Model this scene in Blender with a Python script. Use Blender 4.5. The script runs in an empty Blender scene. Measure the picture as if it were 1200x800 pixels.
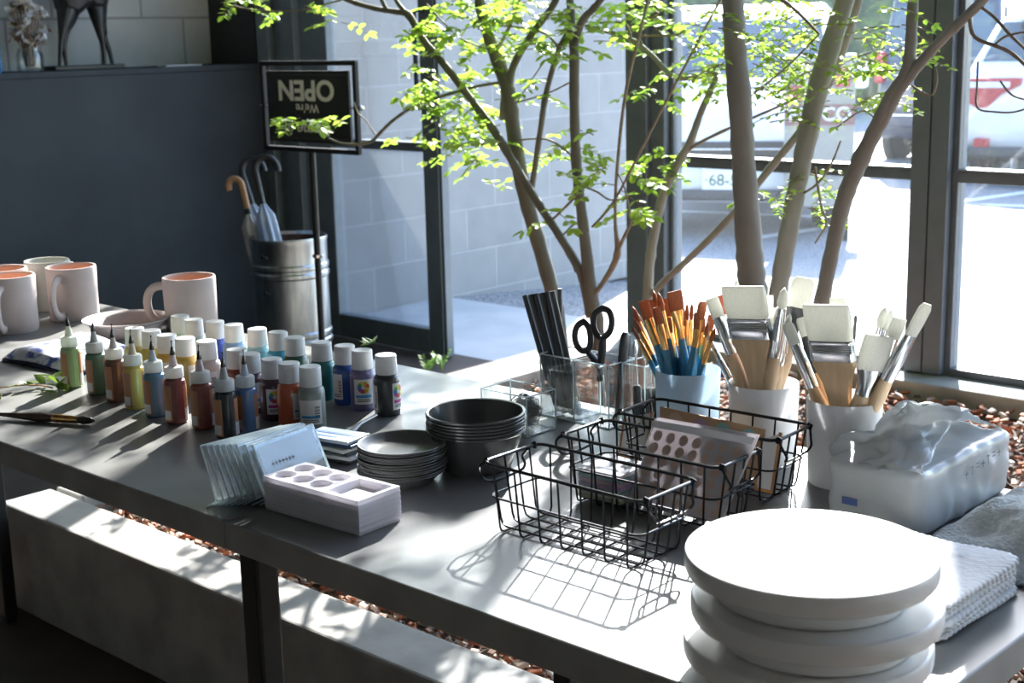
import bpy, math, random
from mathutils import Vector, Matrix
random.seed(7)
R = math.radians
col = bpy.context.scene.collection
scene = bpy.context.scene
T = 0.74                      # table top height
# ------------------------------------------------------------------ camera
YAW, PIT, ROL, FPX = R(46.8689), R(12.2623), R(-1.3712), 1662.34
_h = Vector((-math.cos(YAW), math.sin(YAW), 0)); _r = Vector((math.sin(YAW), math.cos(YAW), 0)); _u = Vector((0, 0, 1))
FW = _h*math.cos(PIT) - _u*math.sin(PIT); _up = _u*math.cos(PIT) + _h*math.sin(PIT)
CX = _r*math.cos(ROL) + _up*math.sin(ROL); CY = _up*math.cos(ROL) - _r*math.sin(ROL)
CAM = Vector((0, 0, 1.215))
def ray(x, y): return CX*((x-600)/FPX) + CY*((400-y)/FPX) + FW
def at(x, y, z):              # point of the place seen at (x, y) on the level z
    d = ray(x, y); return CAM + d*((z-CAM.z)/d.z)
def aty(x, y, Y):             # the same on the upright plane at distance Y from the camera wall
    d = ray(x, y); return CAM + d*(Y/d.y)
def pxm(p): return (Vector(p)-CAM).dot(FW)/FPX   # metres per pixel at p
cd = bpy.data.cameras.new('camera'); cam = bpy.data.objects.new('camera', cd); col.objects.link(cam)
cd.sensor_width = 36; cd.lens = 36*FPX/1200; cd.clip_start = .05; cd.clip_end = 300
m = Matrix((CX, CY, -FW)).transposed().to_4x4(); m.translation = CAM; cam.matrix_world = m
cd.dof.use_dof = True; cd.dof.focus_distance = 1.66; cd.dof.aperture_fstop = 13
scene.camera = cam
# ------------------------------------------------------------------ materials
def nodes(name):
    mt = bpy.data.materials.new(name); mt.use_nodes = True; nt = mt.node_tree; nt.nodes.clear()
    out = nt.nodes.new('ShaderNodeOutputMaterial'); return mt, nt, out
def L(nt, a, b): nt.links.new(a, b)
def N(nt, kind, **kw):
    n = nt.nodes.new(kind)
    for k, v in kw.items():
        if k in n.inputs: n.inputs[k].default_value = v
        else: setattr(n, k, v)
    return n
def c4(c): return (c[0], c[1], c[2], 1)
def pm(name, c1, c2=None, scale=30, rough=.5, metal=0, bump=0, detail=4, spec=.5, coat=0, stretch=None, sss=0, trans=0, rvar=0, contrast=(.35, .65)):
    mt, nt, out = nodes(name)
    b = N(nt, 'ShaderNodeBsdfPrincipled'); L(nt, b.outputs[0], out.inputs[0])
    b.inputs['Roughness'].default_value = rough; b.inputs['Metallic'].default_value = metal
    b.inputs['Specular IOR Level'].default_value = spec; b.inputs['Coat Weight'].default_value = coat
    if sss: b.inputs['Subsurface Weight'].default_value = sss; b.inputs['Subsurface Radius'].default_value = (.01, .008, .006)
    tc = N(nt, 'ShaderNodeTexCoord'); src = tc.outputs['Object']
    if stretch:
        mp = N(nt, 'ShaderNodeMapping'); mp.inputs['Scale'].default_value = stretch; L(nt, src, mp.inputs[0]); src = mp.outputs[0]
    nz = N(nt, 'ShaderNodeTexNoise', Scale=scale, Detail=detail); L(nt, src, nz.inputs['Vector'])
    if c2 is None: c2 = tuple(min(1, x*1.12+.004) for x in c1)
    rp = N(nt, 'ShaderNodeValToRGB'); rp.color_ramp.elements[0].position = contrast[0]; rp.color_ramp.elements[1].position = contrast[1]
    rp.color_ramp.elements[0].color = c4(c1); rp.color_ramp.elements[1].color = c4(c2)
    L(nt, nz.outputs['Fac'], rp.inputs[0]); L(nt, rp.outputs[0], b.inputs['Base Color'])
    if rvar:
        mr = N(nt, 'ShaderNodeMapRange'); mr.inputs['To Min'].default_value = rough-rvar; mr.inputs['To Max'].default_value = rough+rvar
        L(nt, nz.outputs['Fac'], mr.inputs[0]); L(nt, mr.outputs[0], b.inputs['Roughness'])
    if bump:
        bp = N(nt, 'ShaderNodeBump', Strength=bump, Distance=.01); L(nt, nz.outputs['Fac'], bp.inputs['Height']); L(nt, bp.outputs[0], b.inputs['Normal'])
    if trans:
        tr = N(nt, 'ShaderNodeBsdfTranslucent'); L(nt, rp.outputs[0], tr.inputs[0])
        mx = N(nt, 'ShaderNodeMixShader'); mx.inputs[0].default_value = trans
        L(nt, b.outputs[0], mx.inputs[1]); L(nt, tr.outputs[0], mx.inputs[2]); L(nt, mx.outputs[0], out.inputs[0])
    return mt
def clear(name, tint=(1, 1, 1), gloss=.08, edge=.6, rough=.03, haze=0):     # thin clear sheet: lets light straight through, mirrors a little
    mt, nt, out = nodes(name)
    t = N(nt, 'ShaderNodeBsdfTransparent', Color=c4(tint)); g = N(nt, 'ShaderNodeBsdfGlossy', Roughness=rough)
    lw = N(nt, 'ShaderNodeLayerWeight', Blend=.25)
    mr = N(nt, 'ShaderNodeMapRange'); mr.inputs['To Min'].default_value = gloss; mr.inputs['To Max'].default_value = edge
    nz = N(nt, 'ShaderNodeTexNoise', Scale=40.0); mu = N(nt, 'ShaderNodeMath', operation='MULTIPLY_ADD'); mu.inputs[1].default_value = .05; L(nt, nz.outputs['Fac'], mu.inputs[0])
    L(nt, lw.outputs['Fresnel'], mr.inputs[0]); L(nt, mr.outputs[0], mu.inputs[2])
    mx = N(nt, 'ShaderNodeMixShader'); L(nt, mu.outputs[0], mx.inputs[0]); L(nt, t.outputs[0], mx.inputs[1]); L(nt, g.outputs[0], mx.inputs[2])
    res = mx.outputs[0]
    if haze:
        tl = N(nt, 'ShaderNodeBsdfTranslucent', Color=(.9, .95, 1, 1)); df = N(nt, 'ShaderNodeBsdfDiffuse', Color=(.9, .95, 1, 1))
        m2 = N(nt, 'ShaderNodeMixShader'); m2.inputs[0].default_value = .5; L(nt, tl.outputs[0], m2.inputs[1]); L(nt, df.outputs[0], m2.inputs[2])
        m3 = N(nt, 'ShaderNodeMixShader'); m3.inputs[0].default_value = haze
        L(nt, res, m3.inputs[1]); L(nt, m2.outputs[0], m3.inputs[2]); res = m3.outputs[0]
    L(nt, res, out.inputs[0]); return mt
M = {}
M['table'] = pm('grey_steel_table', (.125, .128, .125), (.175, .18, .178), 9, .32, 0, .02, spec=.6, rvar=.06)
M['tableedgelit'] = pm('table_edge_lit', (.24, .24, .23), (.31, .31, .295), 14, .6)  # same grey as the top, room light on the sides painted in
M['blackmetal'] = pm('black_metal', (.010, .011, .012), (.016, .017, .019), 40, .5, 0, spec=.3)
M['wire'] = pm('black_wire', (.012, .013, .015), (.025, .026, .03), 60, .28, .6)
M['concrete'] = pm('planter_concrete', (.29, .285, .27), (.39, .385, .365), 12, .8, 0, .08)
M['slab'] = pm('paving_slab', (.42, .43, .44), (.5, .5, .5), 5, .85, 0, .05)
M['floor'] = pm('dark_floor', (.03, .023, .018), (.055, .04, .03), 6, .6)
M['plaster'] = pm('dark_plaster', (.024, .031, .039), (.036, .045, .054), 3, .75, 0, .02)
M['wallin'] = pm('inner_wall_paint', (.24, .24, .235), (.28, .28, .275), 2, .9)
M['ceil'] = pm('ceiling_paint', (.2, .2, .2), (.24, .24, .24), 2, .9)
M['frame'] = pm('window_frame_black', (.11, .138, .168), (.128, .158, .19), 20, .42, .1)
M['jamb'] = pm('jamb_grey_sunlit', (.17, .21, .25), (.2, .24, .28), 20, .4, .1)  # frame grey lightened: sun on jamb strips and door stile put into the colour
M['framelight'] = pm('frame_bead_grey', (.1, .12, .14), (.13, .15, .17), 20, .35, .3)
M['glass'] = clear('window_glass', (.96, .98, 1), .03, .5, .01, haze=.015)
M['acrylic'] = clear('clear_acrylic', (.985, .995, .995), .02, .55, .04)
M['acrylicstand'] = clear('clear_acrylic_stand', (.97, .99, .99), .04, .6, .08, haze=.16)
M['acryedge'] = pm('acrylic_edge', (.72, .8, .82), (.85, .92, .93), 30, .15, 0, trans=.5)
M['film'] = clear('plastic_film', (.97, .98, 1), .04, .6, .1, haze=.05)
M['white'] = pm('white_plastic', (.72, .73, .73), (.8, .8, .8), 25, .38, sss=0)
M['whitecap'] = pm('white_cap', (.74, .75, .74), (.82, .82, .81), 25, .4, trans=.12)
M['cup'] = pm('cup_plastic', (.78, .8, .82), (.85, .86, .87), 12, .3, trans=.45)
M['cupblue'] = pm('cup_bluish_plastic', (.64, .77, .86), (.72, .83, .91), 12, .3, trans=.45)
M['turn'] = pm('turntable_plastic', (.78, .78, .76), (.85, .85, .83), 8, .24, spec=.6)
M['mug'] = pm('mug_clay_pink', (.44, .38, .36), (.5, .43, .41), 20, .55, 0, .02)
M['mugin'] = pm('mug_inside_sunlit', (.6, .36, .26), (.68, .42, .31), 20, .6)  # mug clay turned orange, sunlight inside the mugs painted in
M['mug2'] = pm('mug_clay_green', (.4, .41, .37), (.47, .47, .43), 20, .5)
M['galv'] = pm('galvanised_steel', (.3, .33, .35), (.46, .49, .5), 14, .3, 1, stretch=(3, 3, .6))
M['rust'] = pm('rusty_inside', (.06, .03, .025), (.12, .06, .045), 20, .8)
M['bowl'] = pm('dark_grey_bowl', (.075, .085, .085), (.1, .11, .11), 15, .2, .2)
M['bowls'] = pm('grey_dish', (.12, .128, .125), (.16, .165, .16), 15, .36, .2)
M['bark'] = pm('bark_mulch', (.05, .03, .02), (.36, .17, .09), 45, .8, contrast=(.3, .7))
M['soil'] = pm('soil', (.03, .02, .015), (.09, .05, .03), 30, .95)
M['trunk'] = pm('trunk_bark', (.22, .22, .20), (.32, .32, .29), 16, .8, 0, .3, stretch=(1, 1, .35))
M['trunkshade'] = pm('trunk_bark_shaded', (.12, .115, .10), (.19, .18, .155), 16, .8, 0, .3, stretch=(1, 1, .35))  # same bark darkened, shadow side of the left trunks painted in
M['twig'] = pm('twig_bark', (.2, .165, .12), (.3, .25, .19), 40, .8)
M['leaf'] = pm('leaf_green', (.19, .34, .035), (.36, .52, .07), 14, .45, trans=.58)
M['leafdark'] = pm('weed_green', (.1, .22, .05), (.2, .35, .08), 30, .5, trans=.4)
M['navy'] = pm('navy_cloth', (.01, .014, .05), (.02, .03, .1), 60, .8)
M['wood'] = pm('light_wood', (.55, .39, .24), (.66, .48, .3), 20, .5, stretch=(6, 6, 1))
M['darkwood'] = pm('dark_brush_wood', (.05, .03, .02), (.1, .06, .04), 30, .4)
M['orangewood'] = pm('umbrella_wood', (.36, .19, .09), (.45, .25, .12), 30, .45)
M['chrome'] = pm('ferrule_steel', (.6, .62, .64), (.75, .77, .78), 40, .2, 1)
M['gold'] = pm('ferrule_gold', (.62, .36, .13), (.78, .48, .18), 40, .25, 1)
M['bluewood'] = pm('blue_lacquer', (.02, .16, .28), (.03, .22, .36), 30, .28, coat=.4)
M['brownhair'] = pm('brown_bristle', (.3, .1, .04), (.46, .18, .07), 90, .6, stretch=(20, 20, 1), trans=.25)
M['whitehair'] = pm('white_bristle', (.72, .72, .66), (.82, .82, .76), 90, .6, stretch=(20, 20, 1), trans=.25)
M['redhair'] = pm('red_bristle', (.5, .1, .06), (.6, .15, .08), 90, .6)
M['black'] = pm('black_plastic', (.012, .014, .016), (.022, .024, .026), 30, .4)
M['darkgrey'] = pm('dark_grey_plastic', (.04, .043, .046), (.06, .063, .066), 30, .4)
M['paper'] = pm('paper', (.7, .71, .72), (.78, .78, .78), 20, .8, trans=.1)
M['kraft'] = pm('kraft_card', (.42, .27, .15), (.5, .33, .19), 40, .8)
M['towel'] = pm('grey_towel', (.52, .57, .57), (.62, .66, .66), 220, .95, 0, .5)
M['clothw'] = pm('white_cloth', (.8, .81, .84), (.87, .88, .9), 160, .9, 0, .15)
M['label'] = pm('paper_label', (.72, .72, .7), (.78, .78, .76), 60, .6)
M['ink'] = pm('printed_ink', (.03, .03, .04), (.05, .05, .06), 30, .6)
M['palette'] = pm('palette_foam', (.8, .78, .82), (.86, .84, .87), 30, .4, trans=.35)
def flat(name, c, rough=.5, **k):
    key = 'flat_' + name
    if key not in M: M[key] = pm(key, c, None, 25, rough, **k)
    return M[key]
def blockmat(name, c1, c2, cm, shift=.377, zs=0):
    mt, nt, out = nodes(name); b = N(nt, 'ShaderNodeBsdfPrincipled'); L(nt, b.outputs[0], out.inputs[0]); b.inputs['Roughness'].default_value = .9
    tc = N(nt, 'ShaderNodeTexCoord'); sx = N(nt, 'ShaderNodeSeparateXYZ'); L(nt, tc.outputs['Object'], sx.inputs[0])
    ad = N(nt, 'ShaderNodeMath', operation='SUBTRACT'); ad.inputs[1].default_value = shift; L(nt, sx.outputs['Y'], ad.inputs[0])
    cx = N(nt, 'ShaderNodeCombineXYZ'); L(nt, ad.outputs[0], cx.inputs['X']); az = N(nt, 'ShaderNodeMath', operation='SUBTRACT'); az.inputs[1].default_value = zs; L(nt, sx.outputs['Z'], az.inputs[0]); L(nt, az.outputs[0], cx.inputs['Y'])
    br = N(nt, 'ShaderNodeTexBrick'); L(nt, cx.outputs[0], br.inputs['Vector'])
    for k, v in (('Scale', 1), ('Mortar Size', .006), ('Mortar Smooth', .3), ('Brick Width', .4), ('Row Height', .2), ('Bias', 0)): br.inputs[k].default_value = v
    br.inputs['Color1'].default_value = c4(c1); br.inputs['Color2'].default_value = c4(c2); br.inputs['Mortar'].default_value = c4(cm)
    nz = N(nt, 'ShaderNodeTexNoise', Scale=9.0, Detail=8.0); L(nt, tc.outputs['Object'], nz.inputs['Vector'])
    mr = N(nt, 'ShaderNodeMapRange'); mr.inputs['To Min'].default_value = .82; mr.inputs['To Max'].default_value = 1.12; L(nt, nz.outputs['Fac'], mr.inputs[0])
    mx = N(nt, 'ShaderNodeMix', data_type='RGBA', blend_type='MULTIPLY'); mx.inputs[0].default_value = 1
    L(nt, br.outputs['Color'], mx.inputs[6]); L(nt, mr.outputs[0], mx.inputs[7]); L(nt, mx.outputs[2], b.inputs['Base Color'])
    bp = N(nt, 'ShaderNodeBump', Strength=.5, Distance=.01); bp.invert = True; L(nt, br.outputs['Fac'], bp.inputs['Height']); L(nt, bp.outputs[0], b.inputs['Normal'])
    return mt
M['block'] = blockmat('block_wall', (.27, .275, .28), (.31, .315, .32), (.36, .37, .38))
M['blockin'] = blockmat('inner_block_wall', (.55, .57, .56), (.6, .62, .61), (.36, .37, .37), .33, .11)
def asphalt():
    mt, nt, out = nodes('asphalt'); b = N(nt, 'ShaderNodeBsdfPrincipled'); L(nt, b.outputs[0], out.inputs[0]); b.inputs['Roughness'].default_value = .7
    tc = N(nt, 'ShaderNodeTexCoord'); vo = N(nt, 'ShaderNodeTexVoronoi', Scale=70.0); L(nt, tc.outputs['Object'], vo.inputs['Vector'])
    rp = N(nt, 'ShaderNodeValToRGB'); rp.color_ramp.elements[0].color = (.5, .51, .52, 1); rp.color_ramp.elements[1].color = (.1, .105, .115, 1); rp.color_ramp.elements[1].position = .75
    L(nt, vo.outputs['Distance'], rp.inputs[0]); L(nt, rp.outputs[0], b.inputs['Base Color'])
    bp = N(nt, 'ShaderNodeBump', Strength=.7, Distance=.008); bp.invert = True; L(nt, vo.outputs['Distance'], bp.inputs['Height']); L(nt, bp.outputs[0], b.inputs['Normal'])
    return mt
M['asphalt'] = asphalt()
def printed(name, a, b, c, scale=28):         # cloth with a loose printed pattern
    mt, nt, out = nodes(name); p = N(nt, 'ShaderNodeBsdfPrincipled'); p.inputs['Roughness'].default_value = .8; L(nt, p.outputs[0], out.inputs[0])
    tc = N(nt, 'ShaderNodeTexCoord'); nz = N(nt, 'ShaderNodeTexNoise', Scale=scale, Detail=2.0); L(nt, tc.outputs['Object'], nz.inputs['Vector'])
    rp = N(nt, 'ShaderNodeValToRGB'); e = rp.color_ramp.elements; e[0].position = .36; e[1].position = .56; e[0].color = c4(a); e[1].color = c4(c)
    x = e.new(.45); x.color = c4(b); L(nt, nz.outputs['Fac'], rp.inputs[0]); L(nt, rp.outputs[0], p.inputs['Base Color']); return mt
M['print'] = printed('printed_pouch', (.06, .1, .38), (.6, .65, .75), (.72, .74, .8), 42)
# ------------------------------------------------------------------ mesh builder
class MB:
    def __init__(s): s.v = []; s.f = []; s.m = []
    def add(s, vs, fs, mi=0, xf=None):
        o = len(s.v)
        s.v += [tuple(xf @ Vector(v)) for v in vs] if xf is not None else [tuple(v) for v in vs]
        s.f += [tuple(i+o for i in f) for f in fs]; s.m += [mi]*len(fs); return s
    def box(s, x0, x1, y0, y1, z0, z1, mi=0, xf=None):
        vs = [(x, y, z) for z in (z0, z1) for y in (y0, y1) for x in (x0, x1)]
        return s.add(vs, [(0, 2, 3, 1), (4, 5, 7, 6), (0, 1, 5, 4), (2, 6, 7, 3), (0, 4, 6, 2), (1, 3, 7, 5)], mi, xf)
    def lathe(s, prof, n=32, mi=0, xf=None, c=(0, 0, 0)):
        vs = []; fs = []; rings = []
        for r, z in prof:
            if r < 1e-6: rings.append([len(vs)]); vs.append((c[0], c[1], c[2]+z))
            else:
                rings.append(list(range(len(vs), len(vs)+n)))
                vs += [(c[0]+r*math.cos(2*math.pi*k/n), c[1]+r*math.sin(2*math.pi*k/n), c[2]+z) for k in range(n)]
        for a, b in zip(rings, rings[1:]):
            for k in range(n):
                k2 = (k+1) % n
                if len(a) == 1 and len(b) == 1: break
                if len(a) == 1: fs.append((a[0], b[k2], b[k]))
                elif len(b) == 1: fs.append((a[k], a[k2], b[0]))
                else: fs.append((a[k], a[k2], b[k2], b[k]))
        return s.add(vs, fs, mi, xf)
    def tube(s, pts, r, n=8, mi=0, caps=True, closed=False, flat=None, xf=None):
        pts = [Vector(p) for p in pts]; k = len(pts)
        rs = r if isinstance(r, (list, tuple)) else [r]*k
        vs = []; fs = []; nrm = None
        for i, p in enumerate(pts):
            a = pts[(i-1) % k] if (closed or i > 0) else p; b = pts[(i+1) % k] if (closed or i < k-1) else p
            t = (b-a).normalized() if (b-a).length > 1e-9 else Vector((0, 0, 1))
            if nrm is None:
                nrm = t.cross(Vector((0, 0, 1)));
                if nrm.length < .05: nrm = t.cross(Vector((1, 0, 0)))
                nrm.normalize()
            else:
                nrm = nrm - t*nrm.dot(t); nrm = nrm.normalized() if nrm.length > 1e-6 else t.orthogonal().normalized()
            bn = t.cross(nrm)
            for j in range(n):
                an = 2*math.pi*j/n; vs.append(p + nrm*rs[i]*math.cos(an) + bn*rs[i]*math.sin(an)*(flat or 1))
        for i in range(k if closed else k-1):
            i2 = (i+1) % k
            for j in range(n):
                j2 = (j+1) % n; fs.append((i*n+j, i*n+j2, i2*n+j2, i2*n+j))
        if caps and not closed: fs.append(tuple(range(n-1, -1, -1))); fs.append(tuple(range((k-1)*n, k*n)))
        return s.add(vs, fs, mi, xf)
    def prism(s, poly, z0, z1, mi=0, xf=None):
        n = len(poly); vs = [(x, y, z0) for x, y in poly] + [(x, y, z1) for x, y in poly]
        fs = [tuple(range(n-1, -1, -1)), tuple(range(n, 2*n))] + [(k, (k+1) % n, n+(k+1) % n, n+k) for k in range(n)]
        return s.add(vs, fs, mi, xf)
    def patch(s, r, a0, a1, z0, z1, mi=0, n=8, c=(0, 0)):      # piece of a cylinder's skin
        vs = []; fs = []
        for k in range(n+1):
            a = a0+(a1-a0)*k/n
            vs += [(c[0]+r*math.cos(a), c[1]+r*math.sin(a), z0), (c[0]+r*math.cos(a), c[1]+r*math.sin(a), z1)]
        for k in range(n): fs.append((2*k, 2*k+2, 2*k+3, 2*k+1))
        return s.add(vs, fs, mi)
    def build(s, name, mats, parent=None, smooth=True, bevel=0, loc=None, rz=0, solid=0, auto=35, segs=2):
        me = bpy.data.meshes.new(name); me.from_pydata(s.v, [], s.f); me.validate()
        if not isinstance(mats, (list, tuple)): mats = [mats]
        for x in mats: me.materials.append(M[x] if isinstance(x, str) else x)
        if len(mats) > 1 and len(me.polygons) == len(s.m): me.polygons.foreach_set('material_index', s.m)
        if smooth:
            me.polygons.foreach_set('use_smooth', [True]*len(me.polygons)); me.set_sharp_from_angle(angle=R(auto))
        o = bpy.data.objects.new(name, me); col.objects.link(o)
        if parent: o.parent = parent
        if loc is not None: o.location = loc
        if rz: o.rotation_euler.z = rz
        if solid:
            d = o.modifiers.new('solid', 'SOLIDIFY'); d.thickness = solid; d.offset = 0
        if bevel:
            d = o.modifiers.new('bevel', 'BEVEL'); d.width = bevel; d.segments = segs; d.limit_method = 'ANGLE'; d.angle_limit = R(40)
        return o
def tag(o, label, cat=None, group=None, kind=None):
    o['label'] = label
    if cat: o['category'] = cat
    if group: o['group'] = group
    if kind: o['kind'] = kind
    return o
def thing(name, label, cat, loc=(0, 0, 0), rz=0, group=None, kind=None):
    o = bpy.data.objects.new(name, None); col.objects.link(o); o.location = loc; o.rotation_euler.z = rz; o.empty_display_size = .05
    return tag(o, label, cat, group, kind)
def struct(o, label=None):
    o['kind'] = 'structure'
    if label: o['label'] = label
    return o
def copy_tree(o, parent=None):
    c = o.copy(); col.objects.link(c)
    if parent: c.parent = parent
    for ch in list(o.children): copy_tree(ch, c)
    return c
def rot(axis, a): return Matrix.Rotation(a, 4, axis)
def tr(*v): return Matrix.Translation(v if len(v) == 3 else v[0])
def aim(p, d, up=(0, 0, 1)):   # matrix whose z runs along d, x level
    d = Vector(d).normalized(); x = Vector(up).cross(d)
    if x.length < 1e-4: x = Vector((1, 0, 0))
    x.normalize(); y = d.cross(x); mm = Matrix((x, y, d)).transposed().to_4x4(); mm.translation = Vector(p); return mm
def smooth_path(pts, sub=4):   # Catmull-Rom through (x, y, z, r)
    out = []
    for i in range(len(pts)-1):
        p0 = pts[max(0, i-1)]; p1 = pts[i]; p2 = pts[i+1]; p3 = pts[min(len(pts)-1, i+2)]
        for k in range(sub):
            t = k/sub
            out.append([.5*(2*p1[j]+(p2[j]-p0[j])*t+(2*p0[j]-5*p1[j]+4*p2[j]-p3[j])*t*t+(3*p1[j]-p0[j]-3*p2[j]+p3[j])*t**3) for j in range(4)])
    out.append(list(pts[-1])); return out
def text(txt, size, mat, parent, loc, rotm, name='lettering', extrude=.0005, shear=0, bold=0, align='CENTER', wide=1):
    c = bpy.data.curves.new(name, 'FONT'); c.body = txt; c.size = size; c.extrude = extrude; c.align_x = align; c.align_y = 'CENTER'; c.shear = shear; c.offset = bold
    o = bpy.data.objects.new(name, c); col.objects.link(o); dg = bpy.context.evaluated_depsgraph_get(); dg.update()
    me = bpy.data.meshes.new_from_object(o.evaluated_get(dg)); bpy.data.objects.remove(o)
    me.transform(Matrix.Diagonal((wide, 1, 1, 1)))
    me.materials.clear(); me.materials.append(M[mat] if isinstance(mat, str) else mat)
    q = bpy.data.objects.new(name, me); col.objects.link(q); q.parent = parent
    q.matrix_local = tr(loc) @ rotm; return q
ORD = ['topmost', 'second from the top', 'third from the top', 'fourth from the top', 'fifth from the top', 'sixth from the top', 'seventh from the top', 'eighth from the top', 'ninth from the top', 'tenth from the top', 'eleventh from the top', 'twelfth from the top']
NTH = ['first', 'second', 'third', 'fourth', 'fifth', 'sixth', 'seventh', 'eighth', 'ninth', 'tenth', 'eleventh', 'twelfth', 'thirteenth', 'fourteenth', 'fifteenth', 'sixteenth', 'seventeenth', 'eighteenth', 'nineteenth', 'twentieth', 'twenty-first', 'twenty-second', 'twenty-third', 'twenty-fourth', 'twenty-fifth', 'twenty-sixth', 'twenty-seventh', 'twenty-eighth', 'twenty-ninth', 'thirtieth']
# ------------------------------------------------------------------ light
SUN_EL, SUN_AZ = R(31), Vector((.469, -.883, 0)).normalized()
sd = bpy.data.lights.new('sun', 'SUN'); sd.energy = 17; sd.angle = R(.6); sd.color = (1, .96, .9)
so = bpy.data.objects.new('sun', sd); col.objects.link(so); so.location = (-4, 8, 6)
dirv = Vector((SUN_AZ.x*math.cos(SUN_EL), SUN_AZ.y*math.cos(SUN_EL), -math.sin(SUN_EL)))
so.rotation_euler = dirv.to_track_quat('-Z', 'Y').to_euler()
w = bpy.data.worlds.new('sky'); scene.world = w; w.use_nodes = True; nt = w.node_tree; nt.nodes.clear()
wo = N(nt, 'ShaderNodeOutputWorld'); bg = N(nt, 'ShaderNodeBackground', Strength=.62); L(nt, bg.outputs[0], wo.inputs[0])
sk = N(nt, 'ShaderNodeTexSky'); sk.sky_type = 'NISHITA'; sk.sun_disc = False; sk.sun_elevation = SUN_EL; sk.sun_rotation = math.atan2(-SUN_AZ.x, -SUN_AZ.y); sk.air_density = 1.0; sk.dust_density = .6
L(nt, sk.outputs[0], bg.inputs[0])
scene.view_settings.view_transform = 'Standard'; scene.view_settings.look = 'None'; scene.view_settings.gamma = 1
scene.view_settings.exposure = .85; scene.view_settings.use_curve_mapping = False
scene.cycles.use_denoising = True; scene.cycles.max_bounces = 10; scene.cycles.transparent_max_bounces = 24; scene.cycles.sample_clamp_indirect = 6
scene.cycles.caustics_reflective = False; scene.cycles.caustics_refractive = False
# ------------------------------------------------------------------ room shell
WY = 3.70                                            # window plane
XL, XR, YB, ZC = -5.15, 3.0, -3.0, 3.3
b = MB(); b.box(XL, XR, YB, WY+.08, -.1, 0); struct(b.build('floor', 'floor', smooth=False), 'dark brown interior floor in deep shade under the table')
b = MB(); b.box(XL, XR, YB, WY+.12, ZC, ZC+.2); struct(b.build('ceiling', 'ceil', smooth=False), 'plain grey ceiling above the room')
b = MB(); b.box(XL-.2, XL, YB, WY+.12, 0, ZC+.2); struct(b.build('wall_left', 'blockin', smooth=False), 'grey concrete block wall behind the dark counter')
b = MB(); b.box(XR, XR+.2, YB, WY+.12, 0, ZC+.2); struct(b.build('wall_right', 'wallin', smooth=False), 'plain wall on the right of the room')
b = MB(); b.box(XL-.2, XR+.2, YB-.2, YB, 0, ZC+.2); struct(b.build('wall_back', 'wallin', smooth=False), 'plain wall behind the viewer')
b = MB(); b.box(XL, XR, WY-.04, WY+.12, 3.22, ZC); struct(b.build('wall_front', 'frame', smooth=False), 'dark header band above the windows')
# dark jamb strips between counter and glazed door
b = MB()
for x0, x1, y0 in ((-4.83, -4.755, 3.66), (-4.75, -4.69, 3.69), (-4.685, -4.60, 3.67)): b.box(x0, x1, y0, WY+.1, 0, 3.22)
struct(b.build('trim_1', 'jamb', bevel=.004, smooth=False), 'dark stepped window jamb beside the counter')
b = MB(); b.box(-5.15, -4.835, 3.66, 3.8, 0, 3.22); struct(b.build('trim_7', 'black', smooth=False), 'black end panel behind the counter by the window jamb')
# glazed door leaf
DY = 3.72
d = thing('door_1', 'black framed glazed door leaf standing behind the sign', 'door', (-4.59, DY, 0)); d['kind'] = 'structure'
b = MB(); b.box(0, .16, -.025, .025, .01, 3.0); b.build('stile', 'jamb', d, bevel=.004, smooth=False)
b = MB(); b.box(.69, .77, -.024, .024, .01, 3.0); b.build('stile', 'frame', d, bevel=.004, smooth=False)
b = MB(); b.box(.16, .69, -.025, .025, .01, .105); b.build('rail', 'frame', d, bevel=.004, smooth=False)
b = MB(); b.box(.16, .69, -.022, .022, .785, .82); b.build('rail', 'frame', d, bevel=.004, smooth=False)
b = MB(); b.box(.16, .69, -.025, .025, 2.9, 3.0); b.build('rail', 'frame', d, bevel=.004, smooth=False)
b = MB(); b.box(.772, .783, -.018, .018, .01, 3.0); b.build('edge_strip', 'frame', d, bevel=.002, smooth=False)
b = MB(); b.box(.155, .695, -.004, .004, .1, 2.92); b.build('pane', 'glass', d, smooth=False)
b = MB(); b.tube([(.73, -.035, .95), (.73, -.08, .95), (.73, -.08, 1.3), (.73, -.035, 1.3)], .009, 8); b.build('handle', 'blackmetal', d)
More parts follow.
